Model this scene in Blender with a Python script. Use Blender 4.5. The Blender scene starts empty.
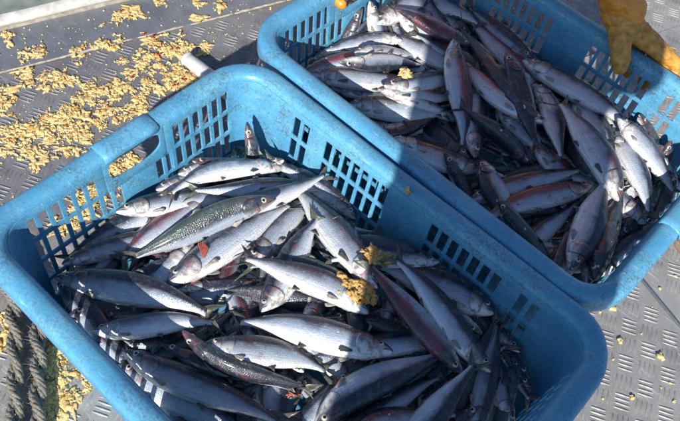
import bpy, bmesh, math, random
import numpy as np
from mathutils import Vector, Matrix
random.seed(11); rng = np.random.default_rng(11)
S = bpy.context.scene
COL = S.collection
R = math.radians

# ------------------------------------------------------------------ camera, sky, sun, exposure
cam = bpy.data.objects.new('camera', bpy.data.cameras.new('camera')); COL.objects.link(cam)
cam.location = (0.28758, -0.39676, 1.15027)
cam.rotation_euler = (0.61792, -0.12426, 0.73523)
cam.data.sensor_width = 36; cam.data.lens = 778.09/680*36
cam.data.clip_start = 0.01; cam.data.clip_end = 500
S.camera = cam
SUN_EL, SUN_AZ = R(31.2), R(118.3)                       # light travels toward SUN_AZ
sd = Vector((math.cos(SUN_EL)*math.cos(SUN_AZ), math.cos(SUN_EL)*math.sin(SUN_AZ), -math.sin(SUN_EL)))
W = bpy.data.worlds.new('World'); S.world = W; W.use_nodes = True
nt = W.node_tree; bg = nt.nodes['Background']
sky = nt.nodes.new('ShaderNodeTexSky'); sky.sky_type = 'NISHITA'; sky.sun_disc = False
sky.sun_elevation = SUN_EL
to_sun = -sd
sky.sun_rotation = math.atan2(to_sun.x, to_sun.y)
sky.air_density = 1.0; sky.dust_density = 0.2; sky.ozone_density = 3.0
nt.links.new(sky.outputs[0], bg.inputs[0]); bg.inputs[1].default_value = 0.085
sun = bpy.data.objects.new('sun', bpy.data.lights.new('sun', 'SUN')); COL.objects.link(sun)
sun.data.energy = 5.0; sun.data.angle = R(0.5); sun.data.color = (1, 0.94, 0.85)
sun.rotation_euler = sd.to_track_quat('-Z', 'Y').to_euler()
S.view_settings.view_transform = 'Standard'; S.view_settings.look = 'None'
S.view_settings.exposure = 0.62; S.view_settings.gamma = 1

# ------------------------------------------------------------------ helpers
def tag(o, label=None, cat=None, group=None, kind=None):
    if label: o['label'] = label
    if cat: o['category'] = cat
    if group: o['group'] = group
    if kind: o['kind'] = kind
    return o
def empty(name, loc=(0, 0, 0), rz=0):
    o = bpy.data.objects.new(name, None); COL.objects.link(o); o.location = loc; o.rotation_euler = (0, 0, rz)
    o.empty_display_size = 0.05
    return o
def mesh(name, verts, faces, mat, parent=None, smooth=True, uv=None):
    me = bpy.data.meshes.new(name); me.from_pydata([tuple(v) for v in verts], [], faces)
    if mat: me.materials.append(mat)
    if uv is not None:
        l = me.uv_layers.new(name='UVMap')
        vi = np.empty(len(me.loops), dtype=np.int32); me.loops.foreach_get('vertex_index', vi)
        l.data.foreach_set('uv', np.asarray(uv, dtype=np.float32)[vi].ravel())
    if smooth: me.polygons.foreach_set('use_smooth', [True]*len(me.polygons))
    me.update()
    o = bpy.data.objects.new(name, me); COL.objects.link(o)
    if parent is not None: o.parent = parent
    return o
class MB:
    def __init__(s): s.v = []; s.f = []
    def add(s, v, f):
        b = len(s.v); s.v += [tuple(x) for x in v]; s.f += [tuple(i+b for i in q) for q in f]
    def build(s, name, mat, parent=None, smooth=True): return mesh(name, s.v, s.f, mat, parent, smooth)
def tube(mb, pts, rad, n=10, cap=True, squash=None):
    pts = [Vector(p) for p in pts]; N = len(pts)
    rad = rad if hasattr(rad, '__len__') else [rad]*N
    t0 = (pts[1]-pts[0]).normalized(); ref = Vector((0, 0, 1)) if abs(t0.z) < .9 else Vector((1, 0, 0))
    u = t0.cross(ref).normalized(); V = []; 
    for i in range(N):
        t = (pts[min(i+1, N-1)]-pts[max(i-1, 0)]).normalized()
        u = (u - t*u.dot(t)).normalized(); w = t.cross(u)
        for k in range(n):
            a = 2*math.pi*k/n; V.append(pts[i]+(u*math.cos(a)+w*math.sin(a))*rad[i])
    F = [(i*n+k, i*n+(k+1) % n, (i+1)*n+(k+1) % n, (i+1)*n+k) for i in range(N-1) for k in range(n)]
    if cap: F += [tuple(range(n-1, -1, -1)), tuple(range((N-1)*n, N*n))]
    mb.add(V, F)
def ball(mb, c, r, n=10, m=7, sc=(1, 1, 1), rot=None, noise=0.0):
    V = []; F = []
    for i in range(m+1):
        ph = math.pi*i/m
        for k in range(n):
            a = 2*math.pi*k/n
            q = Vector((math.sin(ph)*math.cos(a)*sc[0], math.sin(ph)*math.sin(a)*sc[1], math.cos(ph)*sc[2]))*r*(1+noise*(random.random()-.5))
            if rot is not None: q = rot @ q
            V.append(Vector(c)+q)
    for i in range(m):
        for k in range(n): F.append((i*n+k, (i+1)*n+k, (i+1)*n+(k+1) % n, i*n+(k+1) % n))
    mb.add(V, F)
def lump(mb, c, r, flat=.5, jag=.35, sub=2, stretch=(1, 1), ang=None):
    bm = bmesh.new(); bmesh.ops.create_icosphere(bm, subdivisions=sub, radius=1)
    ph = [random.uniform(0, 6.28) for _ in range(6)]; a = random.uniform(0, 6.28) if ang is None else ang; ca, sa = math.cos(a), math.sin(a)
    vs = []
    for v in bm.verts:
        p = v.co
        d = 1+jag*(math.sin(p.x*3.1+ph[0])*math.sin(p.y*3.7+ph[1])+.6*math.sin(p.z*5+ph[2])*math.sin(p.x*6+ph[3]))+jag*.35*random.uniform(-1, 1)
        x, y, z = p.x*d*stretch[0], p.y*d*stretch[1], p.z*d*flat
        vs.append((c[0]+r*(x*ca-y*sa), c[1]+r*(x*sa+y*ca), c[2]+r*z))
    fs = [[v.index for v in f.verts] for f in bm.faces]; bm.free()
    mb.add(vs, fs)

# ------------------------------------------------------------------ materials
def NT(name, **k):
    m = bpy.data.materials.new(name); m.use_nodes = True; t = m.node_tree; b = t.nodes['Principled BSDF']
    for a, v in k.items(): b.inputs[a.replace('_', ' ')].default_value = v
    return m, t, b
def nd(t, typ, **k):
    n = t.nodes.new(typ)
    for a, v in k.items():
        if a in n.inputs: n.inputs[a].default_value = v
        else: setattr(n, a, v)
    return n
def val(t, x):
    return x
def link(t, a, b):
    t.links.new(a, b)
def math_(t, op, a, b=None, c=None, clamp=False):
    n = t.nodes.new('ShaderNodeMath'); n.operation = op; n.use_clamp = clamp
    for i, x in enumerate((a, b, c)):
        if x is None: continue
        if isinstance(x, (int, float)): n.inputs[i].default_value = x
        else: t.links.new(x, n.inputs[i])
    return n.outputs[0]
def mix(t, fac, a, b, mode='MIX'):
    n = t.nodes.new('ShaderNodeMix'); n.data_type = 'RGBA'; n.blend_type = mode; n.clamp_factor = True
    for i, x in ((0, fac), (6, a), (7, b)):
        if isinstance(x, (int, float)): n.inputs[i].default_value = x
        elif isinstance(x, tuple): n.inputs[i].default_value = x if len(x) == 4 else (*x, 1)
        else: t.links.new(x, n.inputs[i])
    return n.outputs[2]
def ramp(t, x, stops):
    n = t.nodes.new('ShaderNodeValToRGB'); t.links.new(x, n.inputs[0]); e = n.color_ramp.elements
    while len(e) < len(stops): e.new(.5)
    for i, (p, c) in enumerate(stops):
        e[i].position = p; e[i].color = (*c, 1) if isinstance(c, tuple) else (c, c, c, 1)
    return n.outputs[0]
def noise(t, vec, scale, detail=4, rough=.6, dist=0.0):
    n = t.nodes.new('ShaderNodeTexNoise'); n.inputs['Scale'].default_value = scale; n.inputs['Detail'].default_value = detail
    n.inputs['Roughness'].default_value = rough; n.inputs['Distortion'].default_value = dist
    if vec is not None: t.links.new(vec, n.inputs['Vector'])
    return n.outputs[0]
def bump(t, b, h, strength, dist):
    n = t.nodes.new('ShaderNodeBump'); n.inputs['Strength'].default_value = strength; n.inputs['Distance'].default_value = dist
    t.links.new(h, n.inputs['Height']); t.links.new(n.outputs[0], b.inputs['Normal'])
def objvec(t, sc=(1, 1, 1)):
    tc = t.nodes.new('ShaderNodeTexCoord'); mp = t.nodes.new('ShaderNodeMapping'); mp.inputs['Scale'].default_value = sc
    t.links.new(tc.outputs['Object'], mp.inputs[0]); return mp.outputs[0]

def crate_material():
    m, t, b = NT('blue_crate_plastic', Roughness=.42)
    v = objvec(t); 
    big = noise(t, v, 9, 5); mid = noise(t, v, 45, 5, .7); fine = noise(t, v, 260, 3, .7)
    base = ramp(t, big, [(.3, (.058, .262, .475)), (.5, (.085, .325, .53)), (.72, (.14, .41, .58))])
    base = mix(t, ramp(t, noise(t, objvec(t, (.25, 1, 1)), 90, 5, .75, .3), [(.54, 0.0), (.72, .38)]), base, (.28, .51, .63))
    base = mix(t, ramp(t, noise(t, objvec(t, (1, .25, 1)), 110, 5, .75, .3), [(.58, 0.0), (.74, .32)]), base, (.24, .47, .60))       # chalky scuffs
    gr = math_(t, 'MULTIPLY', ramp(t, mid, [(.40, 0.0), (.60, 1.0)]), ramp(t, fine, [(.45, 0.0), (.58, 1.0)]))
    patch = noise(t, v, 5, 3)
    base = mix(t, math_(t, 'MULTIPLY', gr, ramp(t, patch, [(.38, .12), (.62, .78)])), base, (.075, .08, .07))              # grime flecks
    ff = noise(t, objvec(t, (1, 1, .6)), 620, 2, .6)
    base = mix(t, math_(t, 'MULTIPLY', ramp(t, ff, [(.56, 0.0), (.66, .75)]), ramp(t, big, [(.35, .25), (.65, 1.0)])), base, (.09, .10, .10))
    v2 = objvec(t, (1, 1, .25)); st = noise(t, v2, 120, 3, .8, .6)
    base = mix(t, ramp(t, st, [(.62, 0.0), (.72, .55)]), base, (.05, .09, .13))
    sc = noise(t, objvec(t, (.2, 1.0, 1.0)), 200, 2, .5, .3)
    base = mix(t, ramp(t, sc, [(.66, 0.0), (.72, .35)]), base, (.35, .55, .68))
    link(t, base, b.inputs['Base Color'])
    link(t, ramp(t, mid, [(.3, .30), (.7, .6)]), b.inputs['Roughness'])
    bump(t, b, math_(t, 'ADD', mid, math_(t, 'MULTIPLY', fine, .6)), .35, .0015)
    b.inputs['Subsurface Weight'].default_value = .0
    return m
def deck_material(name, c0, c1, c2, rough=.42, metal=.25):
    m, t, b = NT(name, Metallic=metal)
    v = objvec(t)
    big = noise(t, v, 3.5, 6); mid = noise(t, v, 40, 6, .7); fine = noise(t, v, 500, 3, .6)
    base = ramp(t, big, [(.3, c0), (.5, c1), (.7, c2)])
    base = mix(t, ramp(t, mid, [(.42, 0.0), (.7, .5)]), base, tuple(x*.55 for x in c1))
    base = mix(t, ramp(t, fine, [(.55, 0.0), (.7, .45)]), base, tuple(min(1, x*1.5) for x in c2))
    base = mix(t, ramp(t, noise(t, v, 11, 5, .65, .5), [(.50, 0.0), (.62, .45)]), base, tuple(x*.62 for x in c0))
    base = mix(t, ramp(t, noise(t, v, 23, 4, .6, .8), [(.64, 0.0), (.70, .35)]), base, (.30, .24, .15))
    sc = noise(t, objvec(t, (.15, 1, 1)), 160, 2, .5, .4)
    base = mix(t, ramp(t, sc, [(.62, 0.0), (.7, .4)]), base, tuple(min(1, x*1.5) for x in c2))
    link(t, base, b.inputs['Base Color'])
    link(t, ramp(t, mid, [(.3, rough-.1), (.7, rough+.2)]), b.inputs['Roughness'])
    bump(t, b, math_(t, 'ADD', fine, mid), .25, .001)
    return m
def simple(name, c, rough=.5, metal=0.0, nscale=60, var=.4, bumpd=.0005, **k):
    m, t, b = NT(name, Roughness=rough, Metallic=metal, **k)
    n = noise(t, objvec(t), nscale, 5, .65)
    link(t, mix(t, ramp(t, n, [(.3, 0.0), (.7, 1.0)]), tuple(x*(1-var) for x in c), tuple(min(1, x*(1+var)) for x in c)), b.inputs['Base Color'])
    bump(t, b, n, .4, bumpd)
    return m
def fish_material(name, back, flank, belly, metal=.26):
    """UV: x = snout 0 .. tail 1, y = belly 0 .. back 1.  Object colour: r blood/pink, g green sheen, b darkness, a whiteness."""
    m, t, b = NT(name)
    uv = t.nodes.new('ShaderNodeUVMap'); oi = t.nodes.new('ShaderNodeObjectInfo')
    sep = t.nodes.new('ShaderNodeSeparateXYZ'); link(t, uv.outputs[0], sep.inputs[0]); s, h = sep.outputs[0], sep.outputs[1]
    oc = t.nodes.new('ShaderNodeSeparateColor'); link(t, oi.outputs['Color'], oc.inputs[0]); cr, cg, cb = oc.outputs; ca = oi.outputs['Alpha']
    off = t.nodes.new('ShaderNodeVectorMath'); off.operation = 'ADD'
    comb = t.nodes.new('ShaderNodeCombineXYZ'); link(t, math_(t, 'MULTIPLY', oi.outputs['Random'], 37.), comb.inputs[0]); link(t, math_(t, 'MULTIPLY', oi.outputs['Random'], 91.), comb.inputs[2])
    obj = t.nodes.new('ShaderNodeTexCoord'); link(t, obj.outputs['Object'], off.inputs[0]); link(t, comb.outputs[0], off.inputs[1]); v = off.outputs[0]
    n1 = noise(t, v, 28, 4, .6); n2 = noise(t, v, 90, 5, .7); n3 = noise(t, v, 320, 3, .6)
    hh = math_(t, 'ADD', h, math_(t, 'MULTIPLY', math_(t, 'SUBTRACT', n2, .5), .16))
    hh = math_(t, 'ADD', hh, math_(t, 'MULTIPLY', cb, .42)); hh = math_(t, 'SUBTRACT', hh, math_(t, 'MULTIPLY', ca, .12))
    mid = tuple((x*.6+y*.4) for x, y in zip(back, flank))
    base = ramp(t, hh, [(.05, belly), (.28, flank), (.46, tuple(x*.82 for x in flank)), (.55, mid), (.61, back), (.90, tuple(x*.5 for x in back))])
    # lengthwise faint lines and dark blotches on the back
    mp = t.nodes.new('ShaderNodeMapping'); mp.inputs['Scale'].default_value = (3, 55, 1); link(t, uv.outputs[0], mp.inputs[0])
    ln = noise(t, mp.outputs[0], 1, 2, .5, .2)
    base = mix(t, ramp(t, ln, [(.45, 0.0), (.7, .5)]), base, tuple(x*.4 for x in mid))
    bl = math_(t, 'MULTIPLY', ramp(t, n1, [(.45, 0.0), (.58, 1.0)]), ramp(t, h, [(.30, 0.0), (.62, .85)]))
    base = mix(t, bl, base, back)
    base = mix(t, math_(t, 'MULTIPLY', cg, ramp(t, h, [(.35, .1), (.8, .9)])), base, (.07, .13, .10))
    # purple / pink iridescence and blood
    base = mix(t, math_(t, 'MULTIPLY', ramp(t, noise(t, v, 17, 3), [(.50, 0.0), (.72, .30)]), math_(t, 'ADD', .06, cr)), base, (.42, .34, .46), 'MIX')
    base = mix(t, math_(t, 'MULTIPLY', ramp(t, n2, [(.52, 0.0), (.68, .55)]), ramp(t, h, [(.25, .35), (.6, 1.0)])), base, (.15, .20, .28))
    dk_ = math_(t, 'SUBTRACT', 1.0, math_(t, 'MULTIPLY', oi.outputs['Random'], .33)); dkc = t.nodes.new('ShaderNodeCombineColor'); [link(t, dk_, dkc.inputs[i]) for i in range(3)]
    base = mix(t, 1.0, base, dkc.outputs[0], 'MULTIPLY')
    base = mix(t, math_(t, 'MULTIPLY', math_(t, 'MULTIPLY', cr, ramp(t, n1, [(.36, 0.0), (.58, 1.0)])), ramp(t, h, [(.38, .15), (.55, 1.0), (.8, .55)])), base, (.38, .055, .07))
    bloodm = ramp(t, noise(t, v, 60, 4, .6, .5), [(.63, 0.0), (.69, .8)])
    base = mix(t, math_(t, 'MULTIPLY', bloodm, math_(t, 'ADD', .4, cr)), base, (.26, .05, .04))
    base = mix(t, ramp(t, noise(t, v, 110, 3, .6, .3), [(.67, 0.0), (.71, .55)]), base, (.36, .29, .24))   # scuffed patches
    # head: gill shading, mouth line
    headm = ramp(t, s, [(.15, 1.0), (.21, 0.0)])
    hd = mix(t, ramp(t, hh, [(.22, 0.0), (.55, 1.0)]), tuple(x*.75 for x in belly), tuple(x*1.6+.02 for x in back))
    hd = mix(t, ramp(t, n2, [(.46, 0.0), (.62, .75)]), hd, (.13, .10, .09))
    hd = mix(t, math_(t, 'MULTIPLY', ramp(t, noise(t, v, 45, 3), [(.5, 0.0), (.66, .6)]), math_(t, 'ADD', .35, cr)), hd, (.45, .12, .10))
    base = mix(t, headm, base, hd)
    ml = math_(t, 'SUBTRACT', h, math_(t, 'SUBTRACT', .50, math_(t, 'MULTIPLY', s, 2.6)))
    mm = math_(t, 'MULTIPLY', ramp(t, math_(t, 'ABSOLUTE', ml), [(.02, 1.0), (.06, 0.0)]), ramp(t, s, [(.05, 1.0), (.065, 0.0)]))
    base = mix(t, mm, base, (.03, .02, .02))
    # tiny pale scale specks
    vo = t.nodes.new('ShaderNodeTexVoronoi'); vo.inputs['Scale'].default_value = 75; link(t, v, vo.inputs['Vector'])
    wn = t.nodes.new('ShaderNodeSeparateColor'); link(t, vo.outputs['Color'], wn.inputs[0])
    sp = math_(t, 'MULTIPLY', ramp(t, vo.outputs['Distance'], [(.10, 1.0), (.16, 0.0)]), ramp(t, wn.outputs[0], [(.84, 0.0), (.86, 1.0)]))
    base = mix(t, math_(t, 'MULTIPLY', sp, .9), base, (.8, .8, .76))
    # scales relief: overlapping rows
    mp2 = t.nodes.new('ShaderNodeMapping'); mp2.inputs['Scale'].default_value = (78, 24, 1); link(t, uv.outputs[0], mp2.inputs[0])
    v2 = t.nodes.new('ShaderNodeTexVoronoi'); v2.inputs['Scale'].default_value = 1; v2.inputs['Randomness'].default_value = .5
    wv = t.nodes.new('ShaderNodeVectorMath'); wv.operation = 'ADD'; wn2 = t.nodes.new('ShaderNodeTexNoise'); wn2.inputs['Scale'].default_value = 60; link(t, v, wn2.inputs['Vector'])
    ws = t.nodes.new('ShaderNodeVectorMath'); ws.operation = 'SCALE'; ws.inputs['Scale'].default_value = 2.6; link(t, wn2.outputs['Color'], ws.inputs[0])
    link(t, mp2.outputs[0], wv.inputs[0]); link(t, ws.outputs[0], wv.inputs[1]); link(t, wv.outputs[0], v2.inputs['Vector'])
    sc = math_(t, 'MULTIPLY', v2.outputs['Distance'], ramp(t, s, [(.2, 0.0), (.24, 1.0), (.9, 1.0), (.95, 0.0)]))
    scol = math_(t, 'MULTIPLY', ramp(t, v2.outputs['Distance'], [(.38, 0.0), (.62, 1.0)]), math_(t, 'MULTIPLY', ramp(t, h, [(.30, .02), (.72, .45)]), ramp(t, s, [(.2, 0.0), (.24, 1.0)])))
    base = mix(t, scol, base, (.05, .07, .10))
    link(t, base, b.inputs['Base Color'])
    hgt = math_(t, 'ADD', math_(t, 'MULTIPLY', sc, -.7), math_(t, 'ADD', math_(t, 'MULTIPLY', n3, .5), math_(t, 'MULTIPLY', n2, .9)))
    bump(t, b, hgt, .6, .0013)
    met = math_(t, 'MULTIPLY', ramp(t, h, [(.1, .6), (.6, 1.0), (.85, .35)]), metal)
    link(t, met, b.inputs['Metallic'])
    link(t, ramp(t, n2, [(.3, .16), (.7, .40)]), b.inputs['Roughness'])
    b.inputs['Coat Weight'].default_value = .6; b.inputs['Coat Roughness'].default_value = .12
    return m

M = {}
M['crate'] = crate_material()
M['fish'] = fish_material('wet_fish_skin', (.007, .017, .036), (.55, .645, .78), (.90, .92, .94))
M['fin'] = simple('fish_fin', (.085, .088, .075), .4, .1, 300, .5)
M['fin_pale'] = simple('pale_fin', (.33, .31, .28), .4, .1, 300, .5)
M['fin_red'] = simple('bloody_gill', (.32, .05, .045), .35, 0, 200, .5)
M['eye'] = simple('eye_silver', (.55, .54, .47), .2, .3, 300, .15)
M['gill_red'] = simple('dull_red_fin', (.33, .085, .07), .4, 0, 200, .4)
M['pupil'] = simple('eye_pupil', (.006, .006, .008), .08, 0, 200, .2)
M['gill'] = simple('gill_plate', (.50, .47, .46), .26, .55, 150, .55, .0008)
M['gill_dark'] = simple('gill_plate_dark', (.16, .15, .16), .28, .5, 150, .5, .0008)
M['roe'] = simple('yellow_roe', (.64, .48, .22), .55, 0, 420, .34, .0025, Subsurface_Weight=.0)
M['roe_dark'] = simple('brown_roe', (.52, .32, .10), .55, 0, 350, .4, .0025)
M['blood'] = simple('blood_bits', (.30, .03, .03), .35, 0, 300, .4)
M['deck'] = deck_material('tread_plate_paint', (.165, .168, .185), (.21, .212, .23), (.26, .258, .26))
M['deck_dry'] = deck_material('dry_tread_plate', (.27, .265, .265), (.335, .33, .325), (.40, .39, .38), .5)
M['strip'] = deck_material('smooth_plate_paint', (.145, .16, .19), (.185, .20, .23), (.215, .23, .255), .5)
M['ledge'] = simple('white_gelcoat', (.50, .50, .47), .4, 0, 50, .25)
M['ledge_top'] = simple('grey_green_ledge', (.20, .225, .205), .5, 0, 35, .3)
M['ledge_dirty'] = simple('stained_ledge', (.34, .31, .26), .6, 0, 60, .4)
M['rope'] = simple('hairy_rope', (.20, .185, .155), .9, 0, 400, .5, .002)
M['rope_dark'] = simple('hairy_rope_shade', (.17, .14, .11), .9, 0, 400, .5, .002)
M['white_pipe'] = simple('white_pipe', (.50, .51, .51), .35, 0, 60, .2)
M['wood'] = simple('brown_plank', (.22, .16, .12), .7, 0, 60, .4)
M['glove'] = simple('orange_rubber_glove', (.50, .245, .045), .5, 0, 90, .42, .003)
M['glove_cuff'] = simple('orange_rubber_cuff', (.62, .24, .03), .42, 0, 60, .25, .0008)
M['cloth_dark'] = simple('dark_cloth', (.04, .05, .07), .8, 0, 100, .3)
M['boot'] = simple('rubber_boot', (.03, .03, .03), .4, 0, 60, .3)
M['skin'] = simple('skin', (.55, .33, .24), .5, 0, 80, .1)
M['hair'] = simple('dark_hair', (.02, .015, .012), .5, 0, 200, .4)
M['phone'] = simple('phone_black', (.01, .01, .012), .15, 0, 60, .2)
M['yellow_oil'] = simple('orange_oilskin', (.60, .22, .03), .4, 0, 60, .25)

# ------------------------------------------------------------------ deck
DX = Vector((math.cos(R(70.6)), math.sin(R(70.6)), 0)); DY = Vector((-DX.y, DX.x, 0))   # DX along seams, DY outboard (to the left)
def dk(a, b, z): q = DX*a+DY*b; return (q.x, q.y, z)
def slab(name, a0, a1, b0, b1, z0, z1, mat, parent=None):
    v = [dk(a, b, z) for z in (z0, z1) for a, b in ((a0, b0), (a1, b0), (a1, b1), (a0, b1))]
    return mesh(name, v, [(3, 2, 1, 0), (4, 5, 6, 7), (0, 1, 5, 4), (1, 2, 6, 5), (2, 3, 7, 6), (3, 0, 4, 7)], mat, parent, False)
def coordAB(x, y): q = Vector((x, y, 0)); return q.dot(DX), q.dot(DY)
B_S2 = coordAB(-.8301, .0624)[1]; B_S1 = coordAB(-.9212, .1242)[1]; A_R = coordAB(.374, .583)[0]
B_DRY = .40
deck = slab('deck', -60, 60, -60, 60, -.06, 0, M['deck']); tag(deck, 'grey painted boat deck', kind='structure')
dry = slab('deck_panel', -1.2, A_R-.003, -1.5, B_DRY, -.004, .003, M['deck_dry']); tag(dry, 'paler dry deck plate on the right', kind='structure')
dry2 = slab('deck_panel', A_R+.004, A_R+1.6, -1.5, B_DRY, -.004, .0045, M['deck_dry']); tag(dry2, 'paler dry deck plate beyond the joint', kind='structure')
dry3 = slab('deck_panel', 1.02, 3, B_DRY, .62, -.004, .003, M['deck_dry']); tag(dry3, 'paler deck plate beyond the rear crate', kind='structure')
seam = MB(); tube(seam, [dk(A_R, -1.5, .003), dk(A_R, B_DRY, .003)], .0038, 8)
tag(seam.build('deck_seam', M['strip']), 'raised joint between two deck plates', kind='structure')
# tread bars, real raised lozenges laid in a basket pattern
def bar_mesh(mb, cx, cy, ang, L=.0285, w=.0046, h=.0016, z=0):
    c, s = math.cos(ang), math.sin(ang); V = []
    prof = [(-.5, 0.05), (-.38, .62), (0, 1), (.38, .62), (.5, .05)]
    for u, k in prof:
        for v, hh in ((-1, 0), (-.35, 1), (.35, 1), (1, 0)):
            x = u*L; y = v*w*.5*max(k, .1)*1.0; zz = z+h*hh*min(1, k*1.5)-.0003
            V.append((cx+x*c-y*s, cy+x*s+y*c, zz))
    F = [(i*4+k, (i+1)*4+k, (i+1)*4+k+1, i*4+k+1) for i in range(4) for k in range(3)]
    mb.add(V, F)
ta, tb = R(71), R(-19); ux, uy = math.cos(ta)*.0527, math.sin(ta)*.0527; vx, vy = math.cos(tb)*.0505, math.sin(tb)*.0505
def tread(name, x0, y0, test, z, mat, label):
    mb = MB()
    for i in range(-45, 46):
        for j in range(-45, 46):
            for k, ang in ((0, R(26)), (.5, R(116))):
                cx = x0+(i+k)*ux+(j+k)*vx; cy = y0+(i+k)*uy+(j+k)*vy
                if not test(cx, cy): continue
                for q in (-1.5, -.5, .5, 1.5):
                    ox, oy = -math.sin(ang)*q*.0083, math.cos(ang)*q*.0083
                    bar_mesh(mb, cx+ox, cy+oy, ang+random.uniform(-.03, .03), z=z)
    o = mb.build(name, mat); tag(o, label, 'tread pattern', kind='stuff'); return o
def in_left(x, y):
    a, b = coordAB(x, y)
    return b < B_S2-.022 and b > B_DRY+.02 and a < 1.0 and -1.1 < x < .9 and -.9 < y < 2.0
def in_right(x, y):
    a, b = coordAB(x, y)
    return (b < B_DRY-.02) and a < A_R-.025 and x < .9 and b > -.8 and y > -.6
def in_right2(x, y):
    a, b = coordAB(x, y)
    return (b < B_DRY-.02) and A_R+.025 < a < A_R+1.5 and x < 1.0
o1 = tread('tread_bars', -.676, .432, in_left, 0, M['deck'], 'raised tread bars on the darker deck plate'); 
o2 = tread('tread_bars', .385, .432, in_right, .003, M['deck_dry'], 'raised tread bars on the paler deck plate')
o4 = tread('tread_bars', .385, .432, lambda x, y: (lambda a, b: 1.03 < a < 2 and B_DRY < b < .61)(*coordAB(x, y)), .003, M['deck_dry'], 'raised tread bars beyond the rear crate')
o3 = tread('tread_bars', .385, .432, in_right2, .0045, M['deck_dry'], 'raised tread bars beyond the joint at the right edge')
# smooth strip and white ledge at the upper left
st = slab('deck_strip', -6, 6, B_S2, B_S1+.01, -.002, .006, M['strip']); tag(st, 'smooth grey strip between tread plate and ledge', kind='structure')
mb = MB(); rng2 = random.Random(5)
for k in range(260):
    a = -1.2+k*.0125
    lump(mb, dk(a, B_S2-.001+rng2.uniform(-.0008, .0008), .004),   .0055+rng2.uniform(0, .003), .34, .2, 2, (1.9, .26), R(70.6)) if rng2.random() < .72 else None
tag(mb.build('weld_bead', M['ledge_dirty']), 'pale weld bead along the edge of the smooth strip', 'weld bead', kind='stuff')
ledge = empty('ledge', dk(0, B_S1, 0)); tag(ledge, 'white rounded boat ledge with a stained lower face at the upper left', 'ledge')
def ledge_piece(name, prof, mat):
    n = 90; V = []; 
    for i in range(n+1):
        a = -6+12*i/n
        for (bb, z) in prof:
            q = Vector(dk(a, B_S1+bb+.0015*math.sin(a*9), z+.001*math.sin(a*14+bb*30)))-ledge.location; V.append(q)
    m_ = len(prof); F = [(i*m_+k, i*m_+k+1, (i+1)*m_+k+1, (i+1)*m_+k) for i in range(n) for k in range(m_-1)]
    return mesh(name, V, F, mat, ledge)
ledge_piece('lower_face', [(.008, -.001), (.004, .004), (.007, .010), (.005, .017)], M['ledge_dirty'])
ledge_piece('rounded_edge', [(.005, .017), (.002, .020), (.002, .025), (.006, .030), (.013, .033), (.021, .034)], M['ledge'])
ledge_piece('top_surface', [(.021, .034), (.04, .0335), (.10, .032), (.2, .031), (1.2, .03), (1.2, -.04)], M['ledge_top'])
# plank at the right edge
pl = empty('plank', (.36, .73, 0)); tag(pl, 'brown weathered plank end at the right edge beside the rear crate', 'plank')
def box(name, x0, x1, y0, y1, z0, z1, mat, parent, rz=0):
    c, s = math.cos(rz), math.sin(rz)
    v = [(x*c-y*s, x*s+y*c, z) for z in (z0, z1) for x, y in ((x0, y0), (x1, y0), (x1, y1), (x0, y1))]
    o = mesh(name, v, [(3, 2, 1, 0), (4, 5, 6, 7), (0, 1, 5, 4), (1, 2, 6, 5), (2, 3, 7, 6), (3, 0, 4, 7)], mat, parent, False)
    bv = o.modifiers.new('bevel', 'BEVEL'); bv.width = .002; bv.segments = 2
    return o
box('board', -.04, .5, -.028, .022, .004, .02, M['wood'], pl, R(-25))
box('board', -.04, .5, .026, .09, .004, .019, M['wood'], pl, R(-25))

# ------------------------------------------------------------------ crates
LX, WY, HH = .70, .5024, .30
T = .09
AX, AY = LX/2-.031, WY/2-.031          # inner half sizes at the top
CR = .045                              # corner radius at the top
CX_, CY_ = AX-CR, AY-CR               # corner-arc centres
def wall_pt(d, side, u):
    """inner surface point; d = depth under the rim; side 0 +y,1 -x,2 -y,3 +x (straight), u = coordinate along it"""
    z = HH-d
    if side == 0: return Vector((u, AY-T*d, z))
    if side == 2: return Vector((u, -AY+T*d, z))
    if side == 1: return Vector((-AX+T*d, u, z))
    return Vector((AX-T*d, u, z))
def side_groups(shift):
    g = []
    def run(a, n, pitch, w):
        for k in range(n): g.append((a+k*pitch, a+k*pitch+w))
    run(-.2255+shift, 2, .019, .0125); run(-.161+shift, 7, .0182, .0125); run(.0405+shift, 7, .0182, .0125); run(.194+shift, 2, .019, .0125)
    return g
def end_groups(n_in):
    g = []
    for k in range(n_in):
        a = .176-.0125-k*.0189; g.append((a, a+.0125)); g.append((-a-.0125, -a))
    return sorted(g)
ROWS = [(.022, .060), (.067, .105), (.112, .150), (.157, .195)]
DB = [.010, .022, .060, .067, .105, .112, .150, .157, .195, .235, HH-.004]
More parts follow.
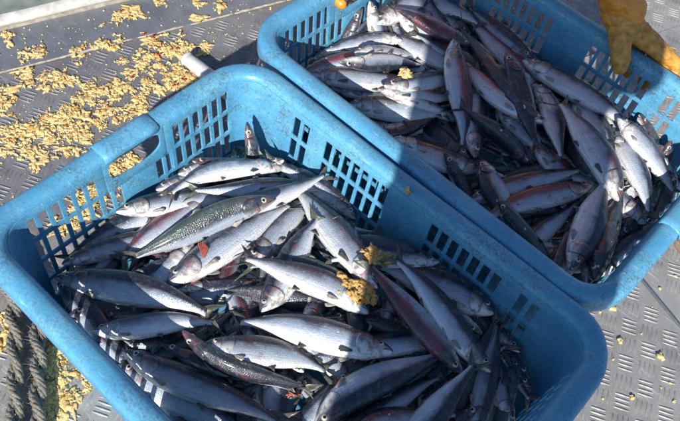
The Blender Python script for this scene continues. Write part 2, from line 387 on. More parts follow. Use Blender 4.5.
def build_wall(name, parent, shift):
    V = []; F = []; idx = {}
    def vid(p):
        k = (round(p.x, 5), round(p.y, 5), round(p.z, 5))
        if k not in idx: idx[k] = len(V); V.append(Vector(k))
        return idx[k]
    def strip(side, edges, solid):
        half = CX_ if side in (0, 2) else CY_
        us = [-half, half]+sorted(set(e for g in edges for e in g))
        for i in range(1, 12):
            x = round(-half+half*2*i/12, 4)
            if min(abs(x-u) for u in us) > .006: us.append(x)
        us = sorted(us)
        for i in range(len(us)-1):
            um = (us[i]+us[i+1])/2
            for j in range(len(DB)-1):
                dm = (DB[j]+DB[j+1])/2
                if solid(side, um, dm): continue
                q = [wall_pt(DB[j], side, us[i]), wall_pt(DB[j+1], side, us[i]), wall_pt(DB[j+1], side, us[i+1]), wall_pt(DB[j], side, us[i+1])]
                f = [vid(x) for x in q]
                F.append(tuple(f if side in (0, 3) else f))
    sg = side_groups(shift); e6 = end_groups(6); e8 = end_groups(8)
    def hole(side, u, d):
        for r, (a, b) in enumerate(ROWS):
            if a < d < b:
                gs = sg if side in (0, 2) else (e6 if r == 0 else e8)
                for (x, y) in gs:
                    if x+.0001 < u < y-.0001: return True
        if side in (1, 3) and abs(u) < HW and d < .067 and d > .010: return True
        return False
    HW = .054
    strip(0, sg, hole); strip(2, sg, hole)
    for sd_ in (1, 3): strip(sd_, e8+[(-HW, HW)], hole)
    # corners
    for (sx, sy) in ((1, 1), (-1, 1), (-1, -1), (1, -1)):
        n = 8
        def cp(d, k):
            a = math.pi/2*k/n; r = CR-T*d
            return Vector((sx*(CX_+r*math.cos(a)), sy*(CY_+r*math.sin(a)), HH-d))
        for k in range(n):
            for j in range(len(DB)-1):
                q = [cp(DB[j], k), cp(DB[j], k+1), cp(DB[j+1], k+1), cp(DB[j+1], k)]
                F.append(tuple(vid(x) for x in q))
    # hand hole patches in the end walls
    for side in (1, 3):
        n = 64; inner = []; outer = []
        for k in range(n):
            a = 2*math.pi*k/n; c, s = math.cos(a), math.sin(a)
            e = 2/3.4
            u = .0455*math.copysign(abs(c)**e, c); d = .0300-.0175*math.copysign(abs(s)**e, s)
            if s < 0: d += .004*(1-(u/.0455)**2)
            inner.append((u, d))
            m_ = max(abs(c)/HW, abs(s)/.0285); outer.append((c/m_, .0385-s/m_))
        rings = []
        for q in (0, .12, .45, 1):
            rings.append([((1-q)*i_[0]+q*o_[0], (1-q)*i_[1]+q*o_[1]) for i_, o_ in zip(inner, outer)])
        base = len(V); off = [.0, .0, .0, 0.0]
        for r, rg in enumerate(rings):
            for (u, d) in rg: V.append(wall_pt(d, side, u))
        for r in range(3):
            for k in range(n): F.append((base+r*n+k, base+r*n+(k+1) % n, base+(r+1)*n+(k+1) % n, base+(r+1)*n+k))
    # orient all faces inward (toward the crate axis)
    G = []
    for f in F:
        a, b_, c = V[f[0]], V[f[1]], V[f[2]]; nrm = (b_-a).cross(c-a); ctr = (a+b_+c)/3
        G.append(f if nrm.dot(Vector((-ctr.x*.5, -ctr.y, 0)) if abs(ctr.y) > AY-.07 and abs(ctr.x) < CX_ else Vector((-ctr.x, -ctr.y*.5, 0))) > 0 else tuple(reversed(f)))
    o = mesh(name, V, G, M['crate'], parent)
    s = o.modifiers.new('thick', 'SOLIDIFY'); s.thickness = .0032; s.offset = -1
    b = o.modifiers.new('soft', 'BEVEL'); b.width = .0007; b.segments = 2; b.limit_method = 'ANGLE'; b.angle_limit = R(50)
    b.harden_normals = False
    return o
def rrect(ax, ay, r, n=10, m=14):
    pts = []
    for (sx, sy, a0) in ((1, 1, 0), (-1, 1, 90), (-1, -1, 180), (1, -1, 270)):
        for k in range(n+1):
            a = R(a0+90*k/n); pts.append((sx*(ax-r)+r*math.cos(a), sy*(ay-r)+r*math.sin(a), math.cos(a), math.sin(a)))
    out = []
    for i in range(len(pts)):
        p, q = pts[i], pts[(i+1) % len(pts)]; out.append(p)
        if math.hypot(p[0]-q[0], p[1]-q[1]) > .08:
            for k in range(1, m):
                f = k/m; out.append((p[0]*(1-f)+q[0]*f, p[1]*(1-f)+q[1]*f, p[2], p[3]))
    return out
def sweep(name, prof, ax, ay, r, mat, parent, closed=True, wob=0.0, seed=0):
    path = rrect(ax, ay, r); n = len(path); m_ = len(prof); V = []; rr = random.Random(seed); ph = [rr.uniform(0, 6) for _ in range(4)]
    for i, (x, y, nx, ny) in enumerate(path):
        a = 2*math.pi*i/n
        w = wob*(math.sin(3*a+ph[0])+.6*math.sin(7*a+ph[1])+.4*math.sin(13*a+ph[2])); wz = wob*.6*(math.sin(5*a+ph[3])+.5*math.sin(11*a+ph[1]))
        for (o, z) in prof: V.append((x+nx*(o+w*min(1, o/.01)), y+ny*(o+w*min(1, o/.01)), HH+z+wz))
    F = [(i*m_+k, ((i+1) % n)*m_+k, ((i+1) % n)*m_+(k+1) % m_, i*m_+(k+1) % m_) for i in range(n) for k in range(m_ if closed else m_-1)]
    return mesh(name, V, F, mat, parent)
RIM = [(-.0004, -.016), (-.0002, -.011), (.0015, -.006), (.005, -.0022), (.010, -.0004), (.016, 0), (.022, -.0003), (.027, -.002), (.0302, -.0055), (.0312, -.011),
       (.0312, -.030), (.0305, -.032), (.0285, -.031), (.028, -.012), (.025, -.006), (.016, -.004), (.008, -.006), (.004, -.011), (.0031, -.016)]
def make_crate(loc, rz, shift, label, seed):
    c = empty('fish_crate', loc, rz); tag(c, label, 'crate', 'blue plastic crates full of fish')
    build_wall('wall', c, shift)
    rim = sweep('rim', RIM, AX, AY, CR, M['crate'], c, True, .0011, seed)
    # floor with drain slots
    d = HH-.004; ax, ay = AX-T*d, AY-T*d; V = []; F = []
    base = sweep('floor_panel', [(0, -HH+.002), (0, -HH+.008)], ax+.003, ay+.003, .017, M['crate'], c, False)
    me = base.data; bm = bmesh.new(); bm.from_mesh(me); bm.verts.ensure_lookup_table()
    top = [v for v in bm.verts if v.co.z > .005]; bot = [v for v in bm.verts if v.co.z < .005]
    bm.faces.new(top); bm.faces.new(list(reversed(bot))); bm.to_mesh(me); bm.free(); me.polygons.foreach_set('use_smooth', [False]*len(me.polygons))
    # outer belt lower down and vertical ribs
    dd = .205
    sweep('belt', [(.003, -dd), (.013, -dd-.001), (.013, -dd-.007), (.003, -dd-.008)], AX-T*dd, AY-T*dd, CR-T*dd, M['crate'], c, True)
    for side in (0, 1, 2, 3):
        spots = (-.178, -.010, .010, .178) if side in (0, 2) else (-.062, .062)
        for u in spots:
            uu = u+(shift if side in (0, 2) else 0); V = []
            outn = {0: Vector((0, 1, 0)), 1: Vector((-1, 0, 0)), 2: Vector((0, -1, 0)), 3: Vector((1, 0, 0))}[side]; tn = Vector((-outn.y, outn.x, 0))
            for dp in (.016, .285):
                p = wall_pt(dp, side, uu)
                for e, w_ in ((.003, -.0012), (.003, .0012), (.012 if dp < .1 else .008, .0012), (.012 if dp < .1 else .008, -.0012)): V.append(p+outn*e+tn*w_)
            mesh('rib', V, [(0, 1, 2, 3), (7, 6, 5, 4), (0, 4, 5, 1), (1, 5, 6, 2), (2, 6, 7, 3), (3, 7, 4, 0)], M['crate'], c, False)
    # finger recess lips above the hand holes
    for sx in (-1, 1):
        V = []; prof = [(-.0012, .014), (-.0022, .011), (-.0018, .004), (.002, .0006), (.010, -.0016), (.020, -.0018), (.028, .000), (.0325, .004), (.0328, .012)]
        m_ = len(prof)
        us = [-.047, -.0455, -.03, 0, .03, .0455, .047]
        for u in us:
            k = 0.0 if abs(u) > .0465 else 1.0
            for (o, dz) in prof: V.append((sx*(AX+o+(1-k)*.0015), u, HH-dz-(1-k)*.0022))
        F = [(i*m_+j, (i+1)*m_+j, (i+1)*m_+j+1, i*m_+j+1) for i in range(len(us)-1) for j in range(m_-1)]
        if sx > 0: F = [tuple(reversed(f)) for f in F]
        lip = mesh('handle_lip', V, F, M['crate'], c); sl = lip.modifiers.new('t', 'SOLIDIFY'); sl.thickness = .0015; sl.offset = -1
    return c
front = make_crate((0, 0, 0), 0, .012, 'front blue plastic crate heaped with fish, cut off by the left and bottom edges', 3)
rear = make_crate((-0.0321, 0.5077, 0), -0.02069, 0, 'rear blue plastic crate heaped with fish, touched by a gloved hand at the upper right', 8)

# ------------------------------------------------------------------ fish
PS = np.array([0, .012, .03, .06, .10, .15, .205, .215, .28, .38, .48, .58, .68, .76, .82, .87, .90, .925])
HD = np.array([.035, .085, .13, .19, .25, .31, .365, .368, .41, .445, .435, .39, .31, .235, .175, .125, .110, .115])
HV = np.array([.045, .095, .15, .225, .31, .39, .455, .458, .50, .545, .54, .49, .375, .265, .185, .13, .108, .110])
TH = np.array([.10, .26, .42, .58, .72, .86, .97, .90, .97, 1.0, .98, .90, .75, .58, .43, .29, .20, .13])
SS = np.array([0, .006, .014, .026, .042, .06, .08, .10, .125, .15, .175, .195, .208, .216, .24, .28, .32, .37, .42, .47, .52, .57, .62, .67, .72, .76, .80, .84, .87, .895, .915, .935])
NA = 22
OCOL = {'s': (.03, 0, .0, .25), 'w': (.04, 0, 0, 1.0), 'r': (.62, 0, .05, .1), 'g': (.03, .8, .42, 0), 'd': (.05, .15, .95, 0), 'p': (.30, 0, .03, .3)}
def make_fish(idx, crate, A, B, w, side, roll, bend, tint, label):
    A = Vector(A); B = Vector(B); fr = random.Random(idx*7+1)
    L = (A-B).length; a = (A-B)/L
    nz = Vector((0, 0, 1)); nz = (nz-a*nz.dot(a)).normalized()
    left = nz.cross(a); D0 = left*side
    ro = R(roll+fr.uniform(-4, 4))
    D = (D0*math.cos(ro)+nz*math.sin(ro)).normalized(); N = (nz*math.cos(ro)-D0*math.sin(ro)).normalized()
    w = min(w, .29*L)
    if roll > 45: dep = min(w*1.35, .044); thk = w*.95
    else: dep = w; thk = w*.56
    mid = (A+B)/2; root = empty('fish', mid)
    wob = fr.uniform(-.012, .012); bend += fr.uniform(-.004, .006); sw = fr.uniform(-.004, .004); pk = fr.uniform(.93, 1.07)
    def cen(s):
        return A+(B-A)*s+D0*(bend*(1-(2*s-1)**2)+sw*math.sin(s*6.28))+N*(wob*math.sin(s*3.3)*.5)-mid
    def P(s, ang, inf=0.0):
        hd = np.interp(s, PS, HD)*dep*1.0; hv = np.interp(s, PS, HV)*dep*pk; tt = np.interp(s, PS, TH)*thk*.5
        c, q = math.cos(ang), math.sin(ang)
        h = hd*c if c > 0 else hv*c
        tf = math.copysign(abs(q)**.82, q)*(1-.18*max(0, -c)**2)
        n = cen(s)+D*(h+inf*c)+N*(tt*tf+inf*q)
        return n
    V = []; UVs = []
    for s in SS:
        for k in range(NA+1):
            ang = math.pi*2*k/NA
            V.append(P(s, ang)); UVs.append((s, .5+.5*math.cos(ang)))
    n1 = NA+1
    F = [(i*n1+k, i*n1+k+1, (i+1)*n1+k+1, (i+1)*n1+k) for i in range(len(SS)-1) for k in range(NA)]
    nn = len(V); V.append(P(0, 0)*.0+cen(0)); UVs.append((0, .5)); V.append(cen(SS[-1])); UVs.append((1, .5))
    F += [(k+1, k, nn) for k in range(NA)]+[((len(SS)-1)*n1+k, (len(SS)-1)*n1+k+1, nn+1) for k in range(NA)]
    body = mesh('body', V, F, M['fish'], root, True, UVs)
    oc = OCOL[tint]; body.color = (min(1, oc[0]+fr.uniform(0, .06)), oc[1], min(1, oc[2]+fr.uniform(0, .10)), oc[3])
    # gill covers (both sides) slightly proud of the cheek
    gV = []; gF = []; gU = []
    for sg in (1, -1):
        b0 = len(gV); nu, nv = 7, 7
        for i in range(nu+1):
            for j in range(nv+1):
                ang = R(48+100*j/nv); bow = 1-((j/nv-.52)*2)**2
                s0 = .118; s1 = .172+.05*bow; s = s0+(s1-s0)*i/nu
                e = .0012*dep/.04*(math.sin(math.pi*.5*min(1, i/2.5)) if i < 3 else 1)-(.0006 if j in (0, nv) else 0)
                gV.append(P(s, ang*sg, e)); gU.append((.13, .5+.5*math.cos(ang)))
        for i in range(nu):
            for j in range(nv):
                f = (b0+i*(nv+1)+j, b0+(i+1)*(nv+1)+j, b0+(i+1)*(nv+1)+j+1, b0+i*(nv+1)+j+1); gF.append(f if sg < 0 else tuple(reversed(f)))
    g = mesh('gill_cover', gV, gF, M['fish'], root, True, gU); g.color = body.color; sl = g.modifiers.new('t', 'SOLIDIFY'); sl.thickness = .0006; sl.offset = -1
    # eyes
    er = .0225*L if L < .2 else .0045
    for sg in (1, -1):
        ang = R(72)*sg; c = P(.078, ang, -er*.25); nrm = (N*sg*.97+D*.2).normalized()
        rot = nrm.to_track_quat('Z', 'Y').to_matrix()
        e = MB(); ball(e, c, er, 14, 7, (1, 1, .42), rot); eo = e.build('eye', M['eye'], root)
        q = MB(); ball(q, c+nrm*er*.22, er*.56, 12, 6, (1, 1, .5), rot); q.build('pupil', M['pupil'], eo)
    # fins
    def fin(name, pts, mat=M['fin'], th=.0006):
        """pts: list of rows of points, a sheet"""
        nV = [p for r_ in pts for p in r_]; c_ = len(pts[0])
        nF = [(i*c_+j, i*c_+j+1, (i+1)*c_+j+1, (i+1)*c_+j) for i in range(len(pts)-1) for j in range(c_-1)]
        o = mesh(name, nV, nF, mat, root); s_ = o.modifiers.new('t', 'SOLIDIFY'); s_.thickness = th; s_.offset = 0; return o
    hp = .113*dep; rows = []; spread = fr.uniform(.42, .56)*dep; tw = fr.uniform(-.25, .25); cup = fr.uniform(-.006, .006)
    NR = 15
    for i in range(6):
        f = i/5; row = []
        for k in range(NR):
            v = -1+2*k/(NR-1); wd = hp+(spread-hp)*f**.85
            ext = .905+(.042+.085*abs(v)**1.1)*f
            zz = math.sin((k % 2)*math.pi)*0+(.0009 if k % 2 else -.0009)*f
            row.append(cen(ext)+D*(v*wd)+N*(cup*f*f+tw*v*v*.008*f+zz+(.003*math.sin(v*5+idx)*f)))
        rows.append(row)
    fin('tail_fin', rows)
    def edgefin(name, s0, s1, top, hgt, lean, flop):
        rows = []
        for j in range(3):
            row = []
            for k in range(9):
                f = k/8; s = s0+(s1-s0)*f; b_ = P(s, 0 if top else math.pi, -.001)
                hh_ = hgt*(math.sin(math.pi*min(1, f*1.4+.18)) if f < .6 else max(.12, 1-f))*j/2
                row.append(b_+(D if top else -D)*hh_*math.cos(flop)+N*(hh_*math.sin(flop)+(.0006 if k % 2 else -.0006)*j)+(B-A).normalized()*hh_*lean)
            rows.append(row)
        return fin(name, rows)
    edgefin('dorsal_fin', .44, .56, True, .15*dep, .7, fr.uniform(.1, .9))
    edgefin('anal_fin', .70, .82, False, .07*dep, .6, fr.uniform(-.3, .9))
    for sg in (1, -1):
        b_ = P(.232, R(138)*sg, .0004); rows = []
        dirv = (B-A).normalized()
        for j in range(5):
            f = j/4; wd = (.0014+.0026*f)*dep/.045
            rows.append([b_+dirv*(.082*L*f*(1-.22*abs(v)))+(-D*.25+N*sg*.35)*(.012*math.sin(f*1.5))+(-D)*(v*wd)+N*sg*(.0006*(1 if (k % 2) else -1)*f) for k, v in enumerate((-1, -.5, 0, .5, 1))])
        fin('pectoral_fin', rows, M['fin_pale'] if fr.random() < .9 else M['fin'])
    b_ = P(.50, R(165), 0); rows = [[b_+(B-A).normalized()*(.05*L*f)+(-D)*(.004*f+v*(.001+.003*f))+N*(.004*f+.0005*v) for v in (-1, 0, 1)] for f in (0, .5, 1)]
    fin('pelvic_fin', rows)
    gl = 'fish heaped in the front crate' if crate == 1 else 'fish heaped in the rear crate'
    if label is None:
        tag(root, 'fish buried beneath the others in the front crate, only slivers showing' if crate == 1 else 'fish buried beneath the others in the rear crate, only slivers showing', 'fish', 'buried fish in the front crate' if crate == 1 else 'buried fish in the rear crate')
    else: tag(root, label, 'fish', gl)
    return root, P, D, N, cen
FISH = [
(1,(-0.2788,-0.1762,0.1872),(-0.0684,-0.0751,0.2216),0.0496,-1,18,0.0089,'s',"large blue grey fish in the front crate's left corner, light bars behind its gill"),
(1,(-0.2869,-0.1592,0.1924),(-0.2408,0.0126,0.1668),0.0355,-1,10,0.0000,'s','shaded fish squeezed above the large blue grey fish, a small bright square on it'),
(1,(-0.2772,0.0247,0.1906),(-0.2966,-0.1568,0.1758),0.0361,1,25,0.0000,'s','fish pressed along the slotted end wall below the handle hole, back to the wall'),
(1,(-0.2941,-0.0586,0.2126),(-0.1999,0.1314,0.2056),0.0432,-1,5,0.0000,'w','bright fish whose sunlit open eyed head points left just below the crate handle'),
(1,(-0.2331,0.0605,0.2044),(-0.2382,-0.1063,0.1905),0.0444,1,0,0.0000,'r','sunlit silver fish with red blotches on its flank, below the bright fish near the handle'),
(1,(-0.1393,0.1055,0.2498),(-0.2314,-0.0974,0.1939),0.0307,1,48,0.0050,'g','slim green backed fish lying across the red blotched one, forked tail to the lower left'),
(1,(-0.1558,-0.0838,0.2114),(-0.1360,0.1479,0.2085),0.0530,-1,-3,0.0048,'s','broad silver fish with a torn red gill, directly below the slim green backed fish'),
(1,(-0.1912,0.1809,0.2057),(-0.2532,-0.0005,0.2333),0.0403,1,-8,0.0257,'w','bright white arched fish near the top corner of the front crate, head to the right'),
(1,(-0.1985,0.1853,0.2150),(-0.2933,0.0798,0.1256),0.0347,1,10,0.0079,'w','fish showing only its ringed eye and snout above the bright white arched fish'),
(1,(-0.1289,0.1898,0.2024),(-0.2473,0.0315,0.2291),0.0326,1,12,0.0037,'s','long grey fish with a black tail lobe, just under the bright white arched fish'),
(1,(-0.1972,0.0222,0.2101),(-0.1265,0.2101,0.2349),0.0370,-1,0,0.0000,'w','fish whose forked tail stands against the wall slots with a glaring white tail stalk'),
(1,(-0.0578,0.1992,0.1916),(-0.2256,0.1648,0.2120),0.0347,1,20,0.0094,'s','brownish fish head pointing down right right below the long row of wall slots'),
(1,(-0.1275,0.1977,0.1750),(-0.2813,0.1860,0.1750),0.0384,1,60,0.0040,'g','greenish fish lying back up against the far side wall of the front crate'),
(1,(-0.2734,0.1777,0.2450),(-0.1595,0.1279,0.0877),0.0269,1,0,0.0000,'d','small dark pink fish head sticking up in the top corner of the front crate'),
(1,(-0.2847,0.0064,0.2150),(-0.2751,0.1667,0.1700),0.0404,-1,0,0.0000,'w',"pink cheeked fish head with a white ringed eye, below the front crate's end slots"),
(1,(-0.2857,0.0490,0.2150),(-0.2513,0.1929,0.1650),0.0337,-1,0,0.0000,'w','narrow pale fish head wedged right behind the pink cheeked head'),
(1,(-0.2888,0.0794,0.2200),(-0.2268,0.1998,0.1206),0.0317,-1,20,0.0000,'d','dark brown fish head rearmost in the row of heads along the end wall'),
(1,(0.0585,0.1020,0.2464),(-0.1689,0.1642,0.2115),0.0530,1,0,0.0032,'s','very broad silver fish with coarse scales below the forked tail in the front crate'),
(1,(0.0498,0.0918,0.2257),(-0.1033,0.0041,0.2139),0.0371,1,38,0.0219,'g','arched dark fish with a green sheen whose right end lies under the roe lump'),
(1,(0.0720,0.0703,0.2349),(-0.1112,0.0048,0.2373),0.0448,1,0,0.0093,'w','bright silver fish under the roe lump, its tail fanned to the upper left'),
(1,(-0.0374,-0.0224,0.2110),(-0.0819,0.1434,0.2331),0.0491,-1,0,0.0000,'s','blue shouldered fish with its head pointing down under the bright fish by the roe lump'),
(1,(0.0035,-0.0564,0.1993),(-0.1669,-0.0072,0.1802),0.0267,1,0,0.0000,'r','short pink and white fish lying steeply, left of the downward pointing head'),
(1,(0.0624,-0.0425,0.2083),(-0.1146,-0.0606,0.1749),0.0333,1,0,0.0000,'w','pink bellied fish crossing under the tail of the brightest fish'),
(1,(0.1316,0.0491,0.2366),(-0.0566,-0.0610,0.2075),0.0510,1,0,0.0087,'w','brightest broad silver fish in the lower middle of the front crate, head to the right'),
(1,(-0.0488,-0.1136,0.2294),(0.0902,-0.0181,0.2044),0.0460,-1,-5,0.0097,'s','blue silver fish half in sun, tail to the right, below the brightest fish'),
(1,(-0.0786,-0.1236,0.2373),(0.0904,-0.0495,0.2087),0.0212,-1,75,-0.0107,'d','thin black shiny fish lying back up along the lower edge of the blue silver fish'),
(1,(-0.0932,-0.1459,0.2104),(0.0767,-0.0644,0.2041),0.0227,-1,5,0.0000,'d','dark fish with a reddish snout and ringed eye peeking out below the thin black one'),
(1,(-0.1711,-0.1962,0.2061),(-0.0590,-0.0731,0.2149),0.0371,-1,0,0.0000,'w','silver fish marked with a row of narrow light bars, left in the front crate'),
(1,(-0.1163,-0.1889,0.2186),(0.1002,-0.1112,0.2115),0.0450,-1,0,0.0064,'s','large smooth blue fish at the lower left, its head among the light bars'),
(1,(-0.1163,-0.1996,0.1951),(0.0881,-0.1505,0.2029),0.0440,-1,8,0.0038,'s','lowest left blue fish, next to the near rim of the front crate'),
(1,(-0.2177,-0.1991,0.1903),(-0.1362,-0.0441,0.1798),0.0336,-1,10,0.0000,'d','dark fish head with a pale eye by the near rim, below the large blue one'),
(1,(-0.1561,-0.1766,0.2031),(-0.0911,-0.0109,0.1688),0.0331,-1,0,0.0000,'r','dim pinkish fish between the large blue grey fish and the barred one'),
(1,(-0.1605,-0.1991,0.1905),(-0.0527,-0.0629,0.1800),0.0319,-1,0,0.0000,'d','dim brown fish next to the near rim, left of the barred fish'),
(1,(0.0752,0.2022,0.2239),(-0.0790,0.1143,0.2050),0.0413,1,28,0.0087,'g','dark shiny fish with one square glint on its flank, against the far side wall'),
(1,(0.0893,0.2033,0.2368),(-0.0272,0.0849,0.2309),0.0348,1,0,0.0066,'w','pale fish head with a large ringed eye, just left of the middle wall slots'),
(1,(0.2400,0.1279,0.2222),(0.0375,0.1468,0.2592),0.0421,1,5,0.0031,'s','long slate blue fish running to the lower right, tail against the roe lump'),
(1,(0.1917,0.2021,0.2236),(0.0258,0.1292,0.2387),0.0530,1,5,0.0066,'s','big headed grey fish with its snout under the wall slots on the right'),
(1,(0.2136,0.0997,0.2184),(0.0188,0.1175,0.2595),0.0399,-1,12,0.0030,'r','blue fish with a rusty stripe, left neighbour of the long slate blue fish'),
(1,(0.1234,-0.0890,0.2131),(0.1831,0.1124,0.2261),0.0490,1,12,-0.0103,'s','fat pale blue fish in shade at the bottom, its tail up to the right'),
(1,(0.1448,-0.0777,0.2042),(0.1970,0.0920,0.2036),0.0306,-1,10,0.0039,'s','dark blue fish below the fat pale blue one'),
(1,(0.1604,-0.0738,0.2204),(0.2442,0.0660,0.2017),0.0411,-1,0,0.0076,'s','pale blue fish cut by the lower edge, between the dark blue one and big tail'),
(1,(0.2172,-0.0785,0.2025),(0.2192,0.1216,0.2432),0.0440,1,10,0.0037,'s','fish at the bottom with a big grey forked tail spread over the other heads'),
(1,(0.2012,0.0262,0.2033),(0.2339,0.1980,0.1998),0.0284,-1,0,0.0000,'s','small blue belly peeping out left of the big forked tail'),
(1,(0.2771,0.0520,0.1980),(0.2006,0.2082,0.2128),0.0340,1,15,0.0000,'s','steep dark fish with a thin forked tail reaching the last wall slots'),
(1,(0.2193,0.0622,0.2052),(0.1949,0.2089,0.2207),0.0254,-1,10,0.0000,'d','dark tail stalk leaning left of the thin forked tail'),
(1,(0.3043,0.1135,0.1703),(0.1809,0.2052,0.1804),0.0365,1,0,0.0030,'s','steep fish with a pale belly, rightmost in the front crate'),
(1,(0.2824,0.1852,0.1794),(0.1140,0.2040,0.1668),0.0378,1,10,0.0000,'d','dark fish lying below the last two wall slots of the front crate'),
(1,(0.2506,0.1963,0.1967),(0.0796,0.1917,0.1941),0.0316,1,20,0.0000,'s','narrow grey fish against the wall between the two right slot groups'),
(1,(0.2911,0.1760,0.1759),(0.1443,0.2046,0.1734),0.0338,1,30,0.0000,'d','black fish nearest the right corner of the front crate'),
(1,(0.2944,0.1712,0.1739),(0.1351,0.2048,0.1759),0.0308,1,20,0.0000,'d','almost black fish deep in the right corner of the front crate'),
(1,(0.2596,0.0880,0.2105),(0.1775,-0.0630,0.1345),0.0259,1,0,0.0000,'d',"dark snouted fish head right of the big forked tail's stalk"),
(1,(0.1991,0.1615,0.2272),(0.0227,0.1566,0.1734),0.0342,-1,0,0.0000,'s','dim fish between the big headed grey fish and the long slate blue fish'),
(1,(0.0820,0.0135,0.2204),(0.1846,0.1590,0.1892),0.0379,-1,0,0.0000,'s','lavender flank in the shade right of the brightest fish'),
(1,(0.1753,0.1103,0.2174),(0.0013,0.1449,0.1988),0.0299,1,0,0.0000,'s','dim bluish strip of fish between the slate blue fish and the rusty striped one'),
(1,(0.0116,-0.0207,0.2135),(0.1825,0.0236,0.1610),0.0339,-1,0,0.0000,'s','lavender sunlit belly below the pale belly of the brightest fish'),
(1,(0.1054,0.0051,0.2014),(0.1123,-0.1726,0.1777),0.0361,1,-10,0.0000,'w','glaring white fish with torn red gills, left of the fat pale blue fish'),
(1,(0.1342,-0.1235,0.1976),(-0.0190,-0.0360,0.1800),0.0265,-1,20,0.0000,'d','brown fish at the bottom, below the thin black shiny fish'),
(1,(-0.1449,-0.0813,0.2059),(-0.0604,0.0752,0.1688),0.0265,-1,10,0.0000,'s','small grey fish under the torn red gill'),
(1,(-0.1838,-0.0110,0.2021),(-0.1742,-0.1887,0.1756),0.0421,1,-20,0.0000,'w','fish showing a round white and pink belly left of the torn red gill'),
(1,(-0.1007,0.0224,0.2088),(-0.1390,0.1955,0.1905),0.0530,-1,0,0.0000,'s','stubby silver fish with ribbed scales left of the very broad one'),
(1,(0.0215,-0.0075,0.2093),(-0.0346,0.1593,0.1936),0.0314,1,-5,0.0000,'r','pinkish fish going down between the bright fish and the downward head'),
(2,(-0.2427,0.5258,0.2269),(-0.3407,0.4068,0.1946),0.0421,1,10,0.0126,'w','pastel silver fish at the left end of the rear crate, its tail toward the slots'),
(2,(-0.3355,0.5210,0.2400),(-0.3069,0.4126,0.0717),0.0306,1,0,0.0000,'d','dark reddish fish head sticking up against the end wall slots of the rear crate'),
(2,(-0.3355,0.5415,0.2450),(-0.1868,0.4854,0.1347),0.0423,-1,0,0.0000,'w','pale pointed fish head sticking up right of the dark reddish one'),
(2,(-0.3075,0.5820,0.2138),(-0.1639,0.5175,0.2135),0.0413,-1,0,0.0000,'d','dark head with a white ringed eye behind the pale pointed head'),
(2,(-0.2996,0.5207,0.2277),(-0.3116,0.7075,0.1967),0.0530,-1,0,0.0000,'s','lavender fish at the top edge behind the ringed eye head'),
(2,(-0.2928,0.5741,0.2303),(-0.1399,0.5765,0.2081),0.0530,-1,0,0.0000,'s','rounded lavender belly right of the ringed eye head'),
(2,(-0.1022,0.5615,0.2219),(-0.2882,0.5298,0.2163),0.0530,1,8,0.0049,'s','pale blue fish passing left of the red flanked upright fish, black tail to the left'),
(2,(-0.1694,0.5733,0.2528),(-0.0174,0.4155,0.2081),0.0456,-1,-4,0.0036,'r','upright red flanked fish in the middle of the rear crate, head at its top'),
(2,(0.0514,0.5425,0.2440),(-0.1624,0.5693,0.2250),0.0475,1,0,-0.0094,'r','silver fish with a red shoulder running right from the upright red flanked one'),
(2,(0.0753,0.4816,0.2100),(-0.0739,0.4573,0.2483),0.0272,1,80,0.0000,'d','thin black fish with a small forked tail crossing right of the upright one'),
(2,(0.0041,0.4175,0.2133),(-0.1128,0.5921,0.2135),0.0410,1,0,0.0000,'s','purple grey fish pointing down right of the upright red flanked fish'),
(2,(-0.1499,0.6039,0.2319),(-0.2964,0.5445,0.2599),0.0530,-1,15,0.0053,'r','fish with a dull red stripe and deep blue lower side near the top'),
(2,(-0.3204,0.6834,0.1987),(-0.1605,0.6125,0.1935),0.0409,-1,0,0.0000,'p','thin pink fish at the top edge above the striped one'),
(2,(-0.3102,0.6955,0.1951),(-0.1717,0.6667,0.2273),0.0530,-1,0,0.0086,'s','lavender fish at the top edge with a pointed belly fin'),
(2,(0.0055,0.6292,0.2133),(-0.2180,0.6844,0.2146),0.0504,1,0,0.0075,'r','long fish with a bright red back stripe near the far slots'),
(2,(-0.0558,0.6786,0.2204),(-0.2336,0.7125,0.2130),0.0385,1,55,0.0000,'s','slim grey fish lying along the far wall slots of the rear crate'),
(2,(0.0328,0.5337,0.2496),(-0.2099,0.6475,0.2169),0.0461,1,70,0.0000,'d','black green fish with white specks, beside the bright red back stripe'),
(2,(-0.0806,0.5833,0.2216),(-0.2438,0.5489,0.2346),0.0404,1,0,0.0000,'d','dark fish head with glinting eye above the red shouldered fish'),
(2,(-0.0814,0.5993,0.2700),(0.0761,0.4890,0.2354),0.0399,1,0,0.0000,'d','dark head pointing up left of the large fish under the glove'),
(2,(-0.0637,0.6457,0.2353),(0.1696,0.6286,0.2525),0.0530,-1,4,0.0151,'s','large silver grey fish stretched below the gloved hand, head to the left'),
(2,(-0.0937,0.6734,0.2301),(0.0657,0.7073,0.1398),0.0431,-1,20,0.0000,'s','grey fish hidden behind the large one below the glove'),
(2,(-0.0190,0.6237,0.2251),(0.1177,0.4795,0.2564),0.0438,-1,0,0.0040,'s',"smooth pale fish pointing up, below the large fish's head"),
(2,(0.2199,0.4831,0.2533),(0.0389,0.5762,0.2696),0.0530,1,5,0.0061,'p','purple fish in the right half with its eyed head to the lower right'),
(2,(0.0376,0.6682,0.2143),(0.1989,0.5418,0.2388),0.0530,-1,5,0.0065,'s','broad lavender fish right behind the purple one'),
(2,(0.1400,0.6370,0.2280),(0.2703,0.4967,0.2477),0.0469,-1,0,0.0000,'s','fish with a red ringed eye pointing up, beside the purple head'),
(2,(0.1326,0.6206,0.2665),(0.2789,0.5919,0.2237),0.0488,-1,0,0.0089,'p','pink white fish with a forked tail at the right edge of the rear crate'),
(2,(0.1476,0.7063,0.2250),(0.2661,0.6692,0.1330),0.0530,-1,10,0.0000,'g','dark mottled fish with a pale chin against the far wall on the right'),
